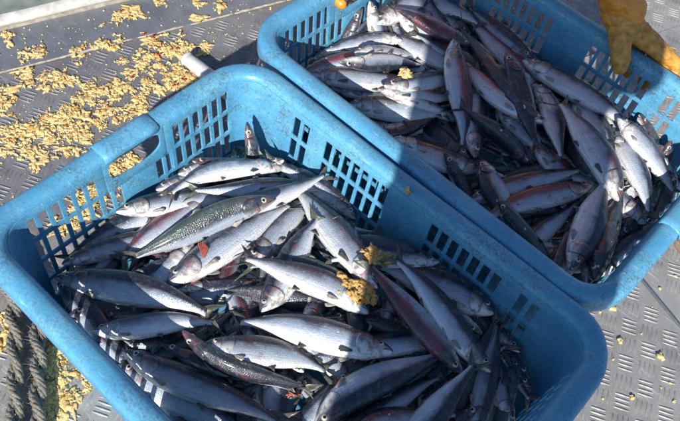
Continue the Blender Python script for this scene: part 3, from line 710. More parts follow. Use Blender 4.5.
(2,(0.1440,0.6859,0.2200),(0.2521,0.6823,0.1006),0.0347,-1,30,0.0000,'d','little brown head left of the mottled fish'),
(2,(0.2157,0.6895,0.2300),(0.2680,0.6085,0.0994),0.0344,1,20,0.0000,'d','dark small fish at the right edge, nearest the far wall'),
(2,(0.2273,0.6291,0.2428),(0.2604,0.6750,0.1156),0.0409,-1,0,0.0000,'r','pinkish small fish at the right edge'),
(2,(0.2701,0.5057,0.2237),(0.0942,0.5081,0.2116),0.0530,1,-5,0.0000,'w','fish with a sunlit square on its flank, its head at the near right rim'),
(2,(0.2117,0.5755,0.2425),(0.2704,0.4657,0.1588),0.0453,-1,0,0.0000,'p','dark purple belly between the sunlit square and the pink white fish'),
(2,(0.2632,0.6733,0.2056),(0.2761,0.5110,0.2112),0.0345,1,20,0.0000,'g','green grey fish at the right edge above the near rim'),
(2,(0.2660,0.3795,0.2075),(0.2768,0.5582,0.2081),0.0372,-1,10,0.0000,'s','silver fish striped by light at the near right corner of the rear crate'),
(2,(0.2655,0.3390,0.2434),(0.2086,0.5397,0.2292),0.0323,1,60,0.0000,'d','black fish left of the light striped one'),
(2,(0.2307,0.3300,0.2418),(0.1817,0.5166,0.2547),0.0509,1,6,0.0058,'s','broad lavender fish with its head down at the near rim'),
(2,(0.2208,0.3043,0.2261),(0.1727,0.4895,0.2287),0.0320,-1,25,0.0000,'s','dark backed fish left of the broad head down fish'),
(2,(0.1656,0.3088,0.2188),(0.1697,0.4671,0.2198),0.0348,-1,5,0.0046,'s','short blue belly third from the near right corner along the rim'),
(2,(0.1709,0.5014,0.2293),(0.0876,0.2994,0.2278),0.0407,1,0,0.0071,'r','fish lying across with a rusty back, head to the right'),
(2,(0.0477,0.3466,0.2088),(0.1462,0.5204,0.2332),0.0451,-1,0,0.0057,'s','rounded lavender fish just above the rusty backed one'),
(2,(0.0171,0.4103,0.2261),(0.1498,0.3366,0.2202),0.0434,1,0,0.0037,'s','fish with head up left of the rusty backed one, near the rim'),
(2,(0.0868,0.3515,0.2465),(0.2509,0.3104,0.1977),0.0272,-1,60,0.0000,'g','dark green fish back crossing the tail of the rusty backed fish'),
(2,(0.0222,0.4030,0.2090),(-0.1407,0.3426,0.2093),0.0504,1,0,0.0000,'s','pale head with a clear ringed eye, pointing right in the middle of the rear crate'),
(2,(-0.0327,0.3758,0.2292),(0.1353,0.3401,0.1525),0.0268,-1,30,0.0000,'d','narrow dark fish below the clear ringed eye, by the near rim'),
(2,(-0.1130,0.3456,0.2165),(0.0296,0.4520,0.1811),0.0458,-1,-10,0.0000,'p','pink lavender fish along the near rim below the upright fish'),
(2,(-0.0994,0.3293,0.2166),(0.0703,0.3781,0.1647),0.0346,-1,40,0.0000,'p','dusky fish tight against the near rim of the rear crate'),
(2,(-0.2948,0.3419,0.2241),(-0.1382,0.4787,0.2300),0.0477,-1,0,0.0047,'s',"fish with a white ringed eye at the rear crate's left end near the rim"),
(2,(-0.2629,0.3622,0.2067),(-0.1241,0.4658,0.2162),0.0394,-1,0,0.0000,'r','fish with a small red shoulder spot, second from the near rim'),
(2,(-0.2071,0.3433,0.2189),(-0.0807,0.4649,0.2179),0.0530,-1,0,0.0000,'s','stout blue grey fish third from the left along the near rim'),
(2,(-0.1653,0.3427,0.2104),(-0.0609,0.4868,0.1771),0.0349,-1,0,0.0000,'s','small fish head with round eye right at the near rim'),
(2,(-0.1299,0.3313,0.2128),(-0.0853,0.4884,0.2169),0.0401,1,20,-0.0099,'p','arched purple fish with a dark blue underside near the rim'),
(2,(-0.2564,0.3674,0.2638),(-0.1812,0.5314,0.2036),0.0299,1,-35,0.0000,'w','sunlit yellow white fish with a lump of roe on it'),
(2,(-0.2657,0.4190,0.2451),(-0.1891,0.5414,0.2036),0.0395,-1,-20,0.0075,'w','sunlit belly just above the yellow white fish'),
(2,(-0.2563,0.4653,0.2257),(-0.3180,0.3180,0.1987),0.0530,1,0,0.0000,'r','pink silver fish reaching to the left end of the rear crate'),
(2,(-0.1703,0.3789,0.2700),(-0.1197,0.5807,0.2058),0.0344,-1,20,0.0000,'s','blue glinting fish below the yellow white one'),
(2,(-0.1735,0.3690,0.2651),(-0.0912,0.5183,0.2058),0.0347,-1,0,0.0000,'r','reddish brown fish left of the upright red flanked fish'),
(2,(-0.1671,0.3803,0.2510),(-0.0478,0.5054,0.1786),0.0303,-1,0,0.0000,'w','thin silver fish left of the upright one, third below the yellow white fish'),
(2,(-0.0332,0.5341,0.2167),(0.1295,0.5233,0.2149),0.0504,-1,10,0.0000,'s','dark blue flank below the red shouldered fish'),
(2,(0.0176,0.6045,0.2077),(0.1882,0.4843,0.2539),0.0304,-1,75,0.0000,'d','long black back left of the purple fish'),
(2,(0.0464,0.5245,0.2160),(0.2175,0.4786,0.1993),0.0438,-1,0,0.0000,'r','reddish flank in shade below the smooth pale fish'),
(2,(0.0918,0.6705,0.2159),(0.2512,0.5959,0.2041),0.0400,-1,10,0.0000,'s','small silver fish just below the tail of the large fish under the glove'),
(2,(0.2630,0.3401,0.2199),(0.1947,0.5038,0.2011),0.0359,1,0,0.0000,'s','pale belly at the near rim right of the broad head down fish'),
(1,(0.0373,0.0471,0.2026),(-0.1199,0.1235,0.1864),0.0399,1,34,0.0000,'s','partly covered fish above the bright silver fish under the roe lump'),
(1,(-0.0227,-0.1302,0.1844),(-0.1757,-0.2045,0.1842),0.0306,-1,37,0.0000,'d','partly covered fish left of the silver fish marked with a row of narrow light bars'),
(1,(0.1074,-0.1588,0.1788),(0.2735,-0.1255,0.1515),0.0390,1,22,0.0000,'d',None),
(1,(0.0229,-0.0501,0.1888),(0.0490,-0.2040,0.1731),0.0404,1,30,0.0000,'s','partly covered fish left of the brown fish at the bottom'),
(1,(-0.0005,0.0564,0.1978),(-0.0435,-0.1132,0.1799),0.0307,1,24,0.0000,'g','partly covered fish above the blue silver fish half in sun'),
(1,(0.2893,-0.1348,0.1507),(0.1302,-0.0736,0.1811),0.0385,-1,3,0.0000,'d',None),
(1,(-0.0106,-0.0809,0.1884),(0.1212,0.0619,0.1957),0.0372,1,38,0.0000,'d',None),
(1,(0.2732,-0.0983,0.1519),(0.1849,0.0415,0.1840),0.0388,1,49,0.0000,'d',None),
(1,(0.0195,-0.0388,0.1998),(0.1297,-0.1696,0.1695),0.0365,-1,3,0.0000,'s','partly covered fish below the brown fish at the bottom'),
(1,(0.3024,0.0450,0.1589),(0.1554,0.0876,0.1921),0.0374,-1,35,0.0000,'s',None),
(1,(-0.1517,-0.1884,0.1879),(-0.0467,-0.0201,0.1860),0.0383,-1,21,0.0000,'g','partly covered fish above the large smooth blue fish at the lower left'),
(1,(0.1558,0.0106,0.1882),(0.0320,0.1220,0.2055),0.0338,1,22,0.0000,'g','partly covered fish above the fat pale blue fish in shade at the bottom'),
(1,(0.0941,0.0738,0.2007),(0.0551,0.2065,0.2188),0.0375,1,5,0.0000,'s','partly covered fish below the pale fish head with a large ringed eye'),
(1,(0.1661,0.0517,0.1884),(0.1762,-0.1464,0.1744),0.0395,1,28,0.0000,'d',None),
(1,(-0.1429,-0.0039,0.1762),(0.0217,0.0607,0.2051),0.0311,-1,12,0.0000,'s',None),
(1,(-0.2882,-0.0128,0.1712),(-0.1904,-0.1198,0.1750),0.0324,-1,33,0.0000,'s',None),
(1,(0.2395,0.1561,0.1839),(0.0642,0.1281,0.2213),0.0410,-1,1,0.0000,'d','partly covered fish above the lavender flank in the shade right of the brightest fish'),
(1,(-0.2024,0.1218,0.1753),(-0.0732,0.0109,0.1944),0.0333,1,2,0.0000,'s',None),
(1,(-0.2369,-0.1948,0.1689),(-0.2704,-0.0116,0.1820),0.0352,1,0,0.0000,'s','partly covered fish below the shaded fish squeezed above the large blue grey fish'),
(1,(0.1325,-0.1313,0.1732),(0.1325,0.0365,0.1932),0.0316,1,8,0.0000,'s',None),
(1,(-0.2078,0.0673,0.1827),(-0.2788,0.1858,0.1669),0.0344,-1,13,0.0000,'g',None),
(1,(-0.0718,-0.1897,0.1810),(0.1051,-0.1703,0.1722),0.0322,-1,39,0.0000,'s',None),
(1,(0.2492,0.1949,0.1845),(0.3103,0.0401,0.1616),0.0348,-1,19,0.0000,'g','partly covered fish below the dark tail stalk leaning left of the thin forked tail'),
(1,(0.2288,0.0154,0.1734),(0.0748,0.1172,0.2138),0.0318,-1,23,0.0000,'d','partly covered fish right of the dark blue fish below the fat pale blue one'),
(1,(-0.0072,-0.0576,0.1878),(0.0791,0.1144,0.2089),0.0355,-1,32,0.0000,'s','partly covered fish right of the bright silver fish under the roe lump'),
(1,(-0.0737,0.0262,0.1885),(-0.1633,-0.1209,0.1895),0.0369,1,31,0.0000,'s','partly covered fish left of the short pink and white fish lying steeply'),
(1,(0.1790,-0.0453,0.1834),(0.0088,-0.0495,0.1955),0.0310,1,20,0.0000,'d','partly covered fish right of the brown fish at the bottom'),
(1,(0.2793,0.1744,0.1791),(0.1788,0.0340,0.1913),0.0357,1,19,0.0000,'d',None),
(1,(0.1018,-0.1943,0.1754),(0.2791,-0.1466,0.1479),0.0354,-1,2,0.0000,'g',None),
(1,(-0.1659,0.0429,0.1891),(-0.1870,0.2042,0.1787),0.0353,-1,4,0.0000,'s',None),
(1,(0.1556,0.0066,0.1947),(0.1867,0.2018,0.2025),0.0315,1,28,0.0000,'d','partly covered fish below the lavender flank in the shade right of the brightest fish'),
(1,(-0.0968,-0.0504,0.1908),(-0.1789,0.1072,0.1870),0.0310,-1,43,0.0000,'r','partly covered fish above the small grey fish under the torn red gill'),
(1,(-0.2189,-0.1963,0.1712),(-0.1340,-0.0689,0.1991),0.0366,-1,34,0.0000,'s',"partly covered fish below the large blue grey fish in the front crate's left corner"),
(1,(0.0228,-0.1381,0.1780),(-0.1440,-0.0704,0.1969),0.0360,1,29,0.0000,'s','partly covered fish left of the small grey fish under the torn red gill'),
(1,(-0.1224,0.0981,0.1968),(0.0398,0.1482,0.2010),0.0351,1,30,0.0000,'s','partly covered fish right of the broad silver fish with a torn red gill'),
(1,(-0.2860,-0.0759,0.1766),(-0.1055,-0.0188,0.1894),0.0350,1,44,0.0000,'r','partly covered fish below the sunlit silver fish with red blotches on its flank'),
(1,(0.0251,0.0563,0.2042),(0.2013,-0.0373,0.1879),0.0408,-1,27,0.0000,'d','partly covered fish left of the fat pale blue fish in shade at the bottom'),
(1,(-0.2882,0.1229,0.1743),(-0.1419,0.2038,0.1847),0.0378,1,22,0.0000,'s',None),
(1,(0.1299,-0.1192,0.1854),(0.2896,-0.0134,0.1601),0.0351,1,28,0.0000,'d',None),
(1,(-0.1490,0.1089,0.1883),(-0.0108,0.2050,0.1986),0.0366,1,6,0.0000,'s','partly covered fish left of the dark shiny fish with one square glint on its flank'),
(1,(-0.2692,0.1043,0.1777),(-0.1610,-0.0475,0.1898),0.0388,1,42,0.0000,'s','partly covered fish right of the sunlit silver fish with red blotches on its flank'),
(1,(-0.2134,-0.1771,0.1823),(-0.1782,0.0066,0.1911),0.0392,-1,38,0.0000,'s',"partly covered fish above the large blue grey fish in the front crate's left corner"),
(1,(-0.0392,0.0376,0.2039),(0.0725,0.1708,0.2119),0.0401,1,14,0.0000,'d',None),
(1,(0.0694,0.1898,0.2202),(0.2343,0.1702,0.1923),0.0368,-1,26,0.0000,'d',None),
(1,(-0.2471,0.0789,0.1891),(-0.1058,-0.0220,0.1917),0.0363,-1,22,0.0000,'g','partly covered fish above the slim green backed fish lying across the red blotched one'),
(1,(0.2183,-0.1545,0.1694),(0.3085,-0.0161,0.1474),0.0311,1,5,0.0000,'s',None),
(1,(-0.0213,-0.0955,0.1913),(-0.0999,0.0765,0.1907),0.0352,1,12,0.0000,'s','partly covered fish below the small grey fish under the torn red gill'),
(1,(0.0628,-0.0440,0.2011),(0.0863,-0.2039,0.1622),0.0306,-1,21,0.0000,'g','partly covered fish left of the glaring white fish with torn red gills'),
(1,(-0.1115,0.0818,0.1945),(-0.2028,0.2045,0.1860),0.0388,1,47,0.0000,'s','partly covered fish above the broad silver fish with a torn red gill'),
(1,(0.2115,-0.1689,0.1690),(0.3085,-0.0395,0.1527),0.0313,1,7,0.0000,'d',None),
(1,(0.1614,-0.1932,0.1718),(0.3079,-0.1472,0.1348),0.0384,-1,46,0.0000,'s',None),
(1,(0.2389,0.1108,0.1868),(0.3097,-0.0540,0.1501),0.0396,1,10,0.0000,'r',None),
(1,(0.0246,-0.0861,0.1926),(-0.0686,-0.2043,0.1812),0.0352,-1,20,0.0000,'d','partly covered fish right of the large smooth blue fish at the lower left'),
(1,(0.0369,-0.1338,0.1899),(0.1895,-0.0367,0.1894),0.0394,-1,7,0.0000,'s',None),
(1,(-0.1538,0.1307,0.2007),(-0.0060,0.0019,0.1928),0.0358,-1,31,0.0000,'s',None),
(1,(0.1412,0.1969,0.2114),(0.3097,0.1612,0.1685),0.0311,-1,38,0.0000,'s','partly covered fish right of the dark tail stalk leaning left of the thin forked tail'),
(1,(0.3001,-0.1264,0.1440),(0.1864,-0.2011,0.1683),0.0396,1,8,0.0000,'r',None),
(1,(-0.2561,-0.1886,0.1793),(-0.2863,-0.0471,0.1752),0.0393,1,8,0.0000,'r','partly covered fish left of the shaded fish squeezed above the large blue grey fish'),
(1,(0.0338,-0.1029,0.1958),(0.1540,-0.2036,0.1656),0.0321,1,22,0.0000,'r',None),
(1,(0.1677,0.1969,0.2104),(0.2518,0.0349,0.1805),0.0409,-1,4,0.0000,'g','partly covered fish below the long slate blue fish running to the lower right'),
(1,(-0.0291,0.1093,0.2104),(-0.1693,0.2050,0.1796),0.0328,-1,30,0.0000,'d','partly covered fish right of the long grey fish with a black tail lobe'),
(1,(0.1020,0.0127,0.2098),(-0.0301,0.1579,0.2135),0.0382,-1,16,0.0000,'d','partly covered fish left of the blue fish with a rusty stripe'),
(1,(0.0491,0.0599,0.2135),(0.2159,0.1485,0.2007),0.0342,1,21,0.0000,'g','partly covered fish left of the lavender flank in the shade right of the brightest fish'),
(1,(-0.0795,-0.1174,0.1889),(0.0742,-0.0532,0.2013),0.0355,1,38,0.0000,'d','partly covered fish left of the blue silver fish half in sun'),
(1,(-0.2409,0.0063,0.1820),(-0.1507,0.1642,0.1983),0.0315,1,22,0.0000,'r','partly covered fish left of the long grey fish with a black tail lobe'),
(1,(-0.2747,-0.1755,0.1811),(-0.0778,-0.1842,0.1901),0.0344,-1,47,0.0000,'s',"partly covered fish left of the large blue grey fish in the front crate's left corner"),
(1,(0.2175,0.0972,0.1907),(0.2792,-0.0782,0.1547),0.0364,-1,46,0.0000,'s',None),
(1,(-0.2788,0.1685,0.1697),(-0.2054,0.0335,0.1948),0.0378,1,23,0.0000,'s',None),
(1,(-0.0616,-0.1139,0.2033),(0.0949,-0.1703,0.1760),0.0360,-1,27,0.0000,'r',None),
(1,(0.0193,-0.1153,0.1962),(0.1685,-0.2037,0.1701),0.0318,-1,5,0.0000,'d',None),
(1,(-0.1708,0.1035,0.1995),(-0.2795,0.1865,0.1719),0.0369,1,4,0.0000,'d','partly covered fish above the long grey fish with a black tail lobe'),
(1,(0.3013,-0.1182,0.1430),(0.2495,0.0613,0.1812),0.0310,1,44,0.0000,'s',None),
(1,(-0.0881,-0.1970,0.1931),(-0.0717,-0.0340,0.1963),0.0404,1,40,0.0000,'g','partly covered fish right of the silver fish marked with a row of narrow light bars'),
(1,(0.1355,-0.1125,0.1852),(0.0137,-0.2039,0.1823),0.0332,1,46,0.0000,'r',None),
(1,(0.0325,0.0669,0.2058),(-0.1150,-0.0480,0.1939),0.0367,1,39,0.0000,'d','partly covered fish right of the short pink and white fish lying steeply'),
(2,(0.2442,0.5655,0.2084),(0.1413,0.7105,0.2017),0.0379,-1,39,0.0000,'r','partly covered fish right of the fish with a sunlit square on its flank'),
(2,(0.1060,0.5797,0.1946),(0.0480,0.7111,0.1874),0.0322,1,18,0.0000,'g',None),
(2,(-0.2987,0.4387,0.1871),(-0.2152,0.3068,0.1871),0.0303,-1,5,0.0000,'s',None),
(2,(0.0044,0.3545,0.1879),(-0.1299,0.4916,0.1879),0.0349,-1,14,0.0000,'s','partly covered fish below the thin silver fish left of the upright one'),
(2,(0.0844,0.3098,0.1928),(0.1746,0.4525,0.2032),0.0369,1,23,0.0000,'s','partly covered fish below the fish with head up left of the rusty backed one'),
(2,(-0.0453,0.4173,0.1910),(0.1136,0.4627,0.1888),0.0390,1,37,0.0000,'s','partly covered fish above the fish with head up left of the rusty backed one'),
(2,(0.0042,0.7037,0.1871),(-0.0442,0.5425,0.1871),0.0306,-1,49,0.0000,'d',None),
(2,(-0.2294,0.7086,0.1880),(-0.3121,0.5726,0.1880),0.0354,-1,21,0.0000,'d','partly covered fish above the sunlit belly just above the yellow white fish'),
(2,(0.0274,0.3345,0.1866),(0.1551,0.4674,0.2001),0.0362,-1,42,0.0000,'r','partly covered fish right of the narrow dark fish below the clear ringed eye'),
(2,(-0.2482,0.4342,0.1885),(-0.1067,0.5304,0.1885),0.0388,-1,12,0.0000,'g','partly covered fish left of the reddish brown fish left of the upright red flanked fish'),
(2,(0.2640,0.3940,0.2065),(0.2122,0.5534,0.2065),0.0382,-1,2,0.0000,'d',None),
(2,(-0.0882,0.6278,0.1873),(-0.2612,0.6020,0.1873),0.0314,-1,41,0.0000,'d','partly covered fish right of the blue glinting fish below the yellow white one'),
(2,(0.0025,0.4159,0.2004),(-0.1683,0.3552,0.1798),0.0321,-1,32,0.0000,'s','partly covered fish above the pale head with a clear ringed eye'),
(2,(0.2178,0.5639,0.2032),(0.1231,0.4242,0.2047),0.0352,1,0,0.0000,'d','partly covered fish below the fish with a sunlit square on its flank'),
(2,(-0.0140,0.4713,0.1842),(0.1248,0.5973,0.1953),0.0351,-1,46,0.0000,'s','partly covered fish above the fish lying across with a rusty back'),
(2,(0.2131,0.6755,0.2223),(0.1317,0.5020,0.1905),0.0398,-1,4,0.0000,'r','partly covered fish above the fish with a red ringed eye pointing up'),
(2,(-0.2499,0.4572,0.1884),(-0.3352,0.5879,0.1884),0.0378,-1,17,0.0000,'s',None),
(2,(0.2005,0.3051,0.2003),(0.0960,0.4040,0.2040),0.0337,-1,26,0.0000,'d','partly covered fish below the fish lying across with a rusty back'),
(2,(0.1356,0.7019,0.1978),(0.1333,0.5387,0.1973),0.0306,-1,45,0.0000,'s','partly covered fish below the broad lavender fish right behind the purple one'),
(2,(-0.1239,0.5685,0.1959),(-0.1857,0.7157,0.1845),0.0374,-1,3,0.0000,'s','partly covered fish left of the black green fish with white specks'),
(2,(-0.0130,0.5399,0.1877),(0.0503,0.7108,0.1877),0.0331,1,33,0.0000,'d','partly covered fish above the dark blue flank below the red shouldered fish'),
(2,(0.1604,0.3776,0.1993),(0.2562,0.5331,0.2169),0.0364,1,27,0.0000,'s',None),
(2,(-0.1945,0.7079,0.1860),(-0.1929,0.5538,0.1947),0.0397,1,11,0.0000,'s','partly covered fish right of the rounded lavender belly right of the ringed eye head'),
(2,(0.0135,0.3100,0.1840),(-0.1420,0.3919,0.1939),0.0325,-1,22,0.0000,'r','partly covered fish below the pale head with a clear ringed eye'),
(2,(-0.0035,0.3216,0.1862),(0.0702,0.4826,0.1980),0.0406,-1,45,0.0000,'g','partly covered fish above the narrow dark fish below the clear ringed eye'),
(2,(0.1187,0.3311,0.2076),(0.2720,0.3907,0.2068),0.0391,1,1,0.0000,'r','partly covered fish left of the dark backed fish left of the broad head down fish'),
(2,(-0.0064,0.5283,0.1823),(0.1195,0.6540,0.1992),0.0341,1,26,0.0000,'s','partly covered fish right of the dark blue flank below the red shouldered fish'),
(2,(-0.0643,0.5624,0.2030),(-0.1297,0.7145,0.1789),0.0329,-1,4,0.0000,'d','partly covered fish right of the reddish brown fish left of the upright red flanked fish'),
(2,(0.1366,0.5711,0.1942),(0.0498,0.4202,0.1993),0.0403,-1,39,0.0000,'g','partly covered fish above the rounded lavender fish just above the rusty backed one'),
(2,(-0.0815,0.5786,0.2114),(-0.0735,0.7134,0.1780),0.0405,-1,17,0.0000,'g','partly covered fish left of the grey fish hidden behind the large one below the glove'),
(2,(0.1610,0.3251,0.2072),(-0.0202,0.3260,0.1819),0.0369,-1,17,0.0000,'g','partly covered fish below the narrow dark fish below the clear ringed eye'),
(2,(-0.1100,0.3721,0.1914),(-0.2893,0.3088,0.1863),0.0349,1,42,0.0000,'g',None),
(2,(-0.1176,0.5032,0.1804),(0.0322,0.4179,0.2036),0.0396,-1,10,0.0000,'d','partly covered fish left of the fish lying across with a rusty back'),
(2,(-0.1716,0.5833,0.1985),(-0.2597,0.4207,0.1839),0.0357,-1,22,0.0000,'s',None),
(2,(-0.3266,0.6174,0.1833),(-0.2110,0.5026,0.1981),0.0373,-1,29,0.0000,'s',None),
(2,(-0.1206,0.4198,0.1847),(-0.2769,0.3561,0.1921),0.0325,1,44,0.0000,'d','partly covered fish below the sunlit belly just above the yellow white fish'),
(2,(-0.1200,0.3653,0.1931),(-0.1584,0.5598,0.1870),0.0322,-1,12,0.0000,'d',None),
(2,(-0.1683,0.5632,0.2023),(-0.2961,0.7068,0.1819),0.0306,-1,34,0.0000,'d','partly covered fish above the blue glinting fish below the yellow white one'),
(2,(0.0179,0.7035,0.1823),(-0.0951,0.6144,0.2083),0.0383,1,38,0.0000,'s','partly covered fish right of the grey fish hidden behind the large one below the glove'),
(2,(-0.2983,0.3221,0.1845),(-0.3281,0.4577,0.1966),0.0381,1,35,0.0000,'d',None),
(2,(-0.0045,0.4194,0.2039),(-0.1983,0.4284,0.1822),0.0336,1,18,0.0000,'d','partly covered fish right of the pale head with a clear ringed eye'),
(2,(-0.0210,0.3383,0.2006),(-0.1858,0.3200,0.1815),0.0402,-1,34,0.0000,'d','partly covered fish left of the pale head with a clear ringed eye'),
(2,(0.1302,0.5024,0.1974),(-0.0604,0.4534,0.1892),0.0301,-1,34,0.0000,'s',None),
(2,(0.1182,0.5748,0.2042),(0.0743,0.7110,0.1926),0.0359,-1,2,0.0000,'d',None),
(2,(-0.3230,0.5440,0.1959),(-0.2946,0.7138,0.1835),0.0342,1,46,0.0000,'s',None),
(2,(0.0626,0.4689,0.1978),(-0.0677,0.6022,0.1949),0.0403,-1,1,0.0000,'d','partly covered fish left of the smooth pale fish pointing up'),
(2,(-0.0683,0.6931,0.1875),(-0.2394,0.6874,0.1958),0.0370,-1,18,0.0000,'g','partly covered fish above the black green fish with white specks'),
(2,(-0.1792,0.3207,0.1964),(-0.3357,0.3459,0.1878),0.0357,1,32,0.0000,'s','partly covered fish left of the fish with a small red shoulder spot'),
(2,(0.2031,0.4488,0.2087),(0.0204,0.4659,0.1952),0.0353,1,11,0.0000,'d','partly covered fish left of the rounded lavender fish just above the rusty backed one'),
(2,(-0.0438,0.4138,0.1986),(-0.0014,0.5822,0.1931),0.0373,1,41,0.0000,'d','partly covered fish left of the dark blue flank below the red shouldered fish'),
(2,(0.1820,0.3169,0.2143),(0.2708,0.4793,0.2105),0.0373,1,36,0.0000,'g',None),
(2,(-0.1784,0.6751,0.1966),(-0.3254,0.5579,0.1939),0.0307,-1,8,0.0000,'s','partly covered fish above the rounded lavender belly right of the ringed eye head'),
(2,(0.1463,0.5925,0.2052),(-0.0316,0.6656,0.1887),0.0353,1,41,0.0000,'d','partly covered fish right of the smooth pale fish pointing up'),
(2,(0.2518,0.4576,0.2155),(0.2460,0.6409,0.2110),0.0400,-1,41,0.0000,'d','partly covered fish right of the black fish left of the light striped one'),
(2,(0.2032,0.6385,0.2200),(0.0293,0.7121,0.1824),0.0393,-1,29,0.0000,'s','partly covered fish right of the broad lavender fish right behind the purple one'),
(2,(0.1262,0.4204,0.2081),(0.1768,0.6063,0.2104),0.0389,-1,27,0.0000,'d','partly covered fish below the reddish flank in shade below the smooth pale fish'),
(2,(-0.2963,0.4115,0.1922),(-0.3281,0.5966,0.2005),0.0400,1,23,0.0000,'s','partly covered fish above the fish with a small red shoulder spot'),
(2,(0.1027,0.7020,0.1939),(-0.0633,0.6474,0.2023),0.0394,-1,40,0.0000,'d','partly covered fish below the large silver grey fish stretched below the gloved hand'),
(2,(-0.1397,0.3548,0.1996),(-0.1781,0.5332,0.1904),0.0365,-1,28,0.0000,'d','partly covered fish above the thin silver fish left of the upright one'),
(2,(0.2687,0.6161,0.2203),(0.1609,0.7102,0.2048),0.0401,-1,25,0.0000,'s','partly covered fish right of the fish with a red ringed eye pointing up'),
(2,(-0.0182,0.5194,0.2045),(-0.0609,0.7048,0.1885),0.0326,1,2,0.0000,'s','partly covered fish below the black green fish with white specks'),
(2,(0.1152,0.6639,0.2078),(0.1130,0.4781,0.2022),0.0327,1,6,0.0000,'g','partly covered fish above the reddish flank in shade below the smooth pale fish'),
(2,(0.1314,0.5074,0.2068),(0.0196,0.6362,0.1915),0.0316,-1,31,0.0000,'r','partly covered fish below the smooth pale fish pointing up'),
(2,(-0.1245,0.4228,0.2018),(-0.1130,0.6151,0.1911),0.0369,1,15,0.0000,'s',None),
(2,(-0.3318,0.3825,0.1976),(-0.2111,0.5101,0.1973),0.0390,-1,5,0.0000,'d','partly covered fish left of the sunlit belly just above the yellow white fish'),
(2,(-0.0810,0.5944,0.2009),(-0.2330,0.4831,0.1989),0.0403,1,13,0.0000,'s','partly covered fish left of the blue glinting fish below the yellow white one'),
(2,(-0.1855,0.6591,0.2025),(-0.3155,0.7010,0.1847),0.0308,1,48,0.0000,'s','partly covered fish above the reddish brown fish left of the upright red flanked fish'),
(2,(0.2122,0.3913,0.2119),(0.1666,0.5581,0.2138),0.0327,1,44,0.0000,'s',None),
(2,(0.1243,0.4864,0.2036),(0.0204,0.3541,0.1994),0.0398,-1,32,0.0000,'s','partly covered fish below the dark blue flank below the red shouldered fish'),
(2,(0.1852,0.3044,0.2159),(0.2728,0.4123,0.2169),0.0306,-1,26,0.0000,'r','partly covered fish below the dark backed fish left of the broad head down fish'),
(2,(-0.3274,0.5995,0.2055),(-0.2573,0.7176,0.1882),0.0398,-1,20,0.0000,'d',None),
]
for i, f in enumerate(FISH):
    root, P, D, N, cen = make_fish(i, *f)
    if f[8] and 'torn red gill,' in f[8]:
        V = []; nr = 5; ncol = 11; b0 = P(.235, R(118), .001); ax_ = (Vector(f[2])-Vector(f[1])).normalized()
        for i_ in range(nr):
            for k in range(ncol):
                a_ = R(-8+56*k/(ncol-1)); rr_ = .006+.026*(i_/(nr-1))*(1-.25*abs(k/(ncol-1)-.4))
                V.append(b0+ax_*math.cos(a_)*rr_*.55+D*math.sin(a_+.5)*rr_*.95+N*(.002+.0016*(k % 2)*(i_/(nr-1))+.003*i_/(nr-1)))
        fo = mesh('red_fin', V, [(i_*ncol+k, i_*ncol+k+1, (i_+1)*ncol+k+1, (i_+1)*ncol+k) for i_ in range(nr-1) for k in range(ncol-1)], M['gill_red'], root, False)
        so_ = fo.modifiers.new('t', 'SOLIDIFY'); so_.thickness = .0012; so_.offset = 0
    if f[8] and 'torn red gills' in f[8]:
        rows = MB()
        for k in range(8):
            b_ = P(.15+.01*k, R(60+10*k), .0005)
            lump(rows, b_, random.uniform(.002, .0042), .5, .5, 2, (1.8, .8))
        rows.build('torn_gill', M['gill_red'], root)

# ------------------------------------------------------------------ ropes
def rope(name, pts, R0, label, mat, phase):
    root = empty(name, pts[0]); tag(root, label, 'rope', 'ropes beside the front crate')
    o = Vector(pts[0]); P_ = [Vector(p)-o for p in pts]; n = 200
    def at(f):
        x = f*(len(P_)-1); i = min(int(x), len(P_)-2); u = x-i
        p0, p1, p2, p3 = P_[max(i-1, 0)], P_[i], P_[i+1], P_[min(i+2, len(P_)-1)]
        return .5*((2*p1)+(p2-p0)*u+(2*p0-5*p1+4*p2-p3)*u*u+(3*p1-p0-3*p2+p3)*u**3)
    Ltot = sum((P_[i+1]-P_[i]).length for i in range(len(P_)-1)); turns = Ltot/.15
    for sidx in range(2):
        st_ = []
        for i in range(n+1):
            f = i/n; c = at(f); t = (at(min(1, f+.004))-at(max(0, f-.004))).normalized(); u = t.cross(Vector((0, 0, 1))).normalized(); v = u.cross(t)
            a = 2*math.pi*turns*f+math.pi*sidx+phase; st_.append((c+(u*math.cos(a)+v*math.sin(a)*.8)*R0*.5, u, v, a))
        mb = MB(); hair = MB()
        for yarn in range(4):
            pp = []; rr = []
            for i, (c, u, v, a) in enumerate(st_):
                b_ = 2*math.pi*turns*3.6*i/n+yarn*math.pi/2-a
                pp.append(c+(u*math.cos(b_)+v*math.sin(b_))*R0*.27+Vector([random.gauss(0, .00035) for _ in range(3)])); rr.append(R0*.25*random.uniform(.85, 1.15))
            tube(mb, pp, rr, 7)
            for q in range(700):
                i = random.randrange(2, n-2); c = pp[i]; d = (pp[i+1]-pp[i-1]).normalized(); r_ = Vector([random.gauss(0, 1) for _ in range(3)]).normalized()
                s0 = c+r_*R0*.2; l = random.uniform(.004, .014)
                e0 = s0+(d*random.uniform(-.2, 1)+r_*random.uniform(.1, .55)).normalized()*l; side_ = d.cross(r_).normalized()*.0004
                hair.add([s0-side_, s0+side_, e0], [(0, 1, 2)])
        so = mb.build('strand', mat, root); h = hair.build('fibres', M['rope'], so, False); h['kind'] = 'stuff'
rope('rope', [(-0.7130, -0.2240, .022), (-0.5330, -0.1990, .022), (-0.4230, -0.1980, .022), (-0.3480, -0.2350, .022), (-0.2650, -0.2900, .023), (-0.1830, -0.3480, .022), (-0.0530, -0.4430, .022), (0.0970, -0.5630, .022)], .0128, 'left hairy two stranded rope lying along the near side of the front crate', M['rope'], .5)
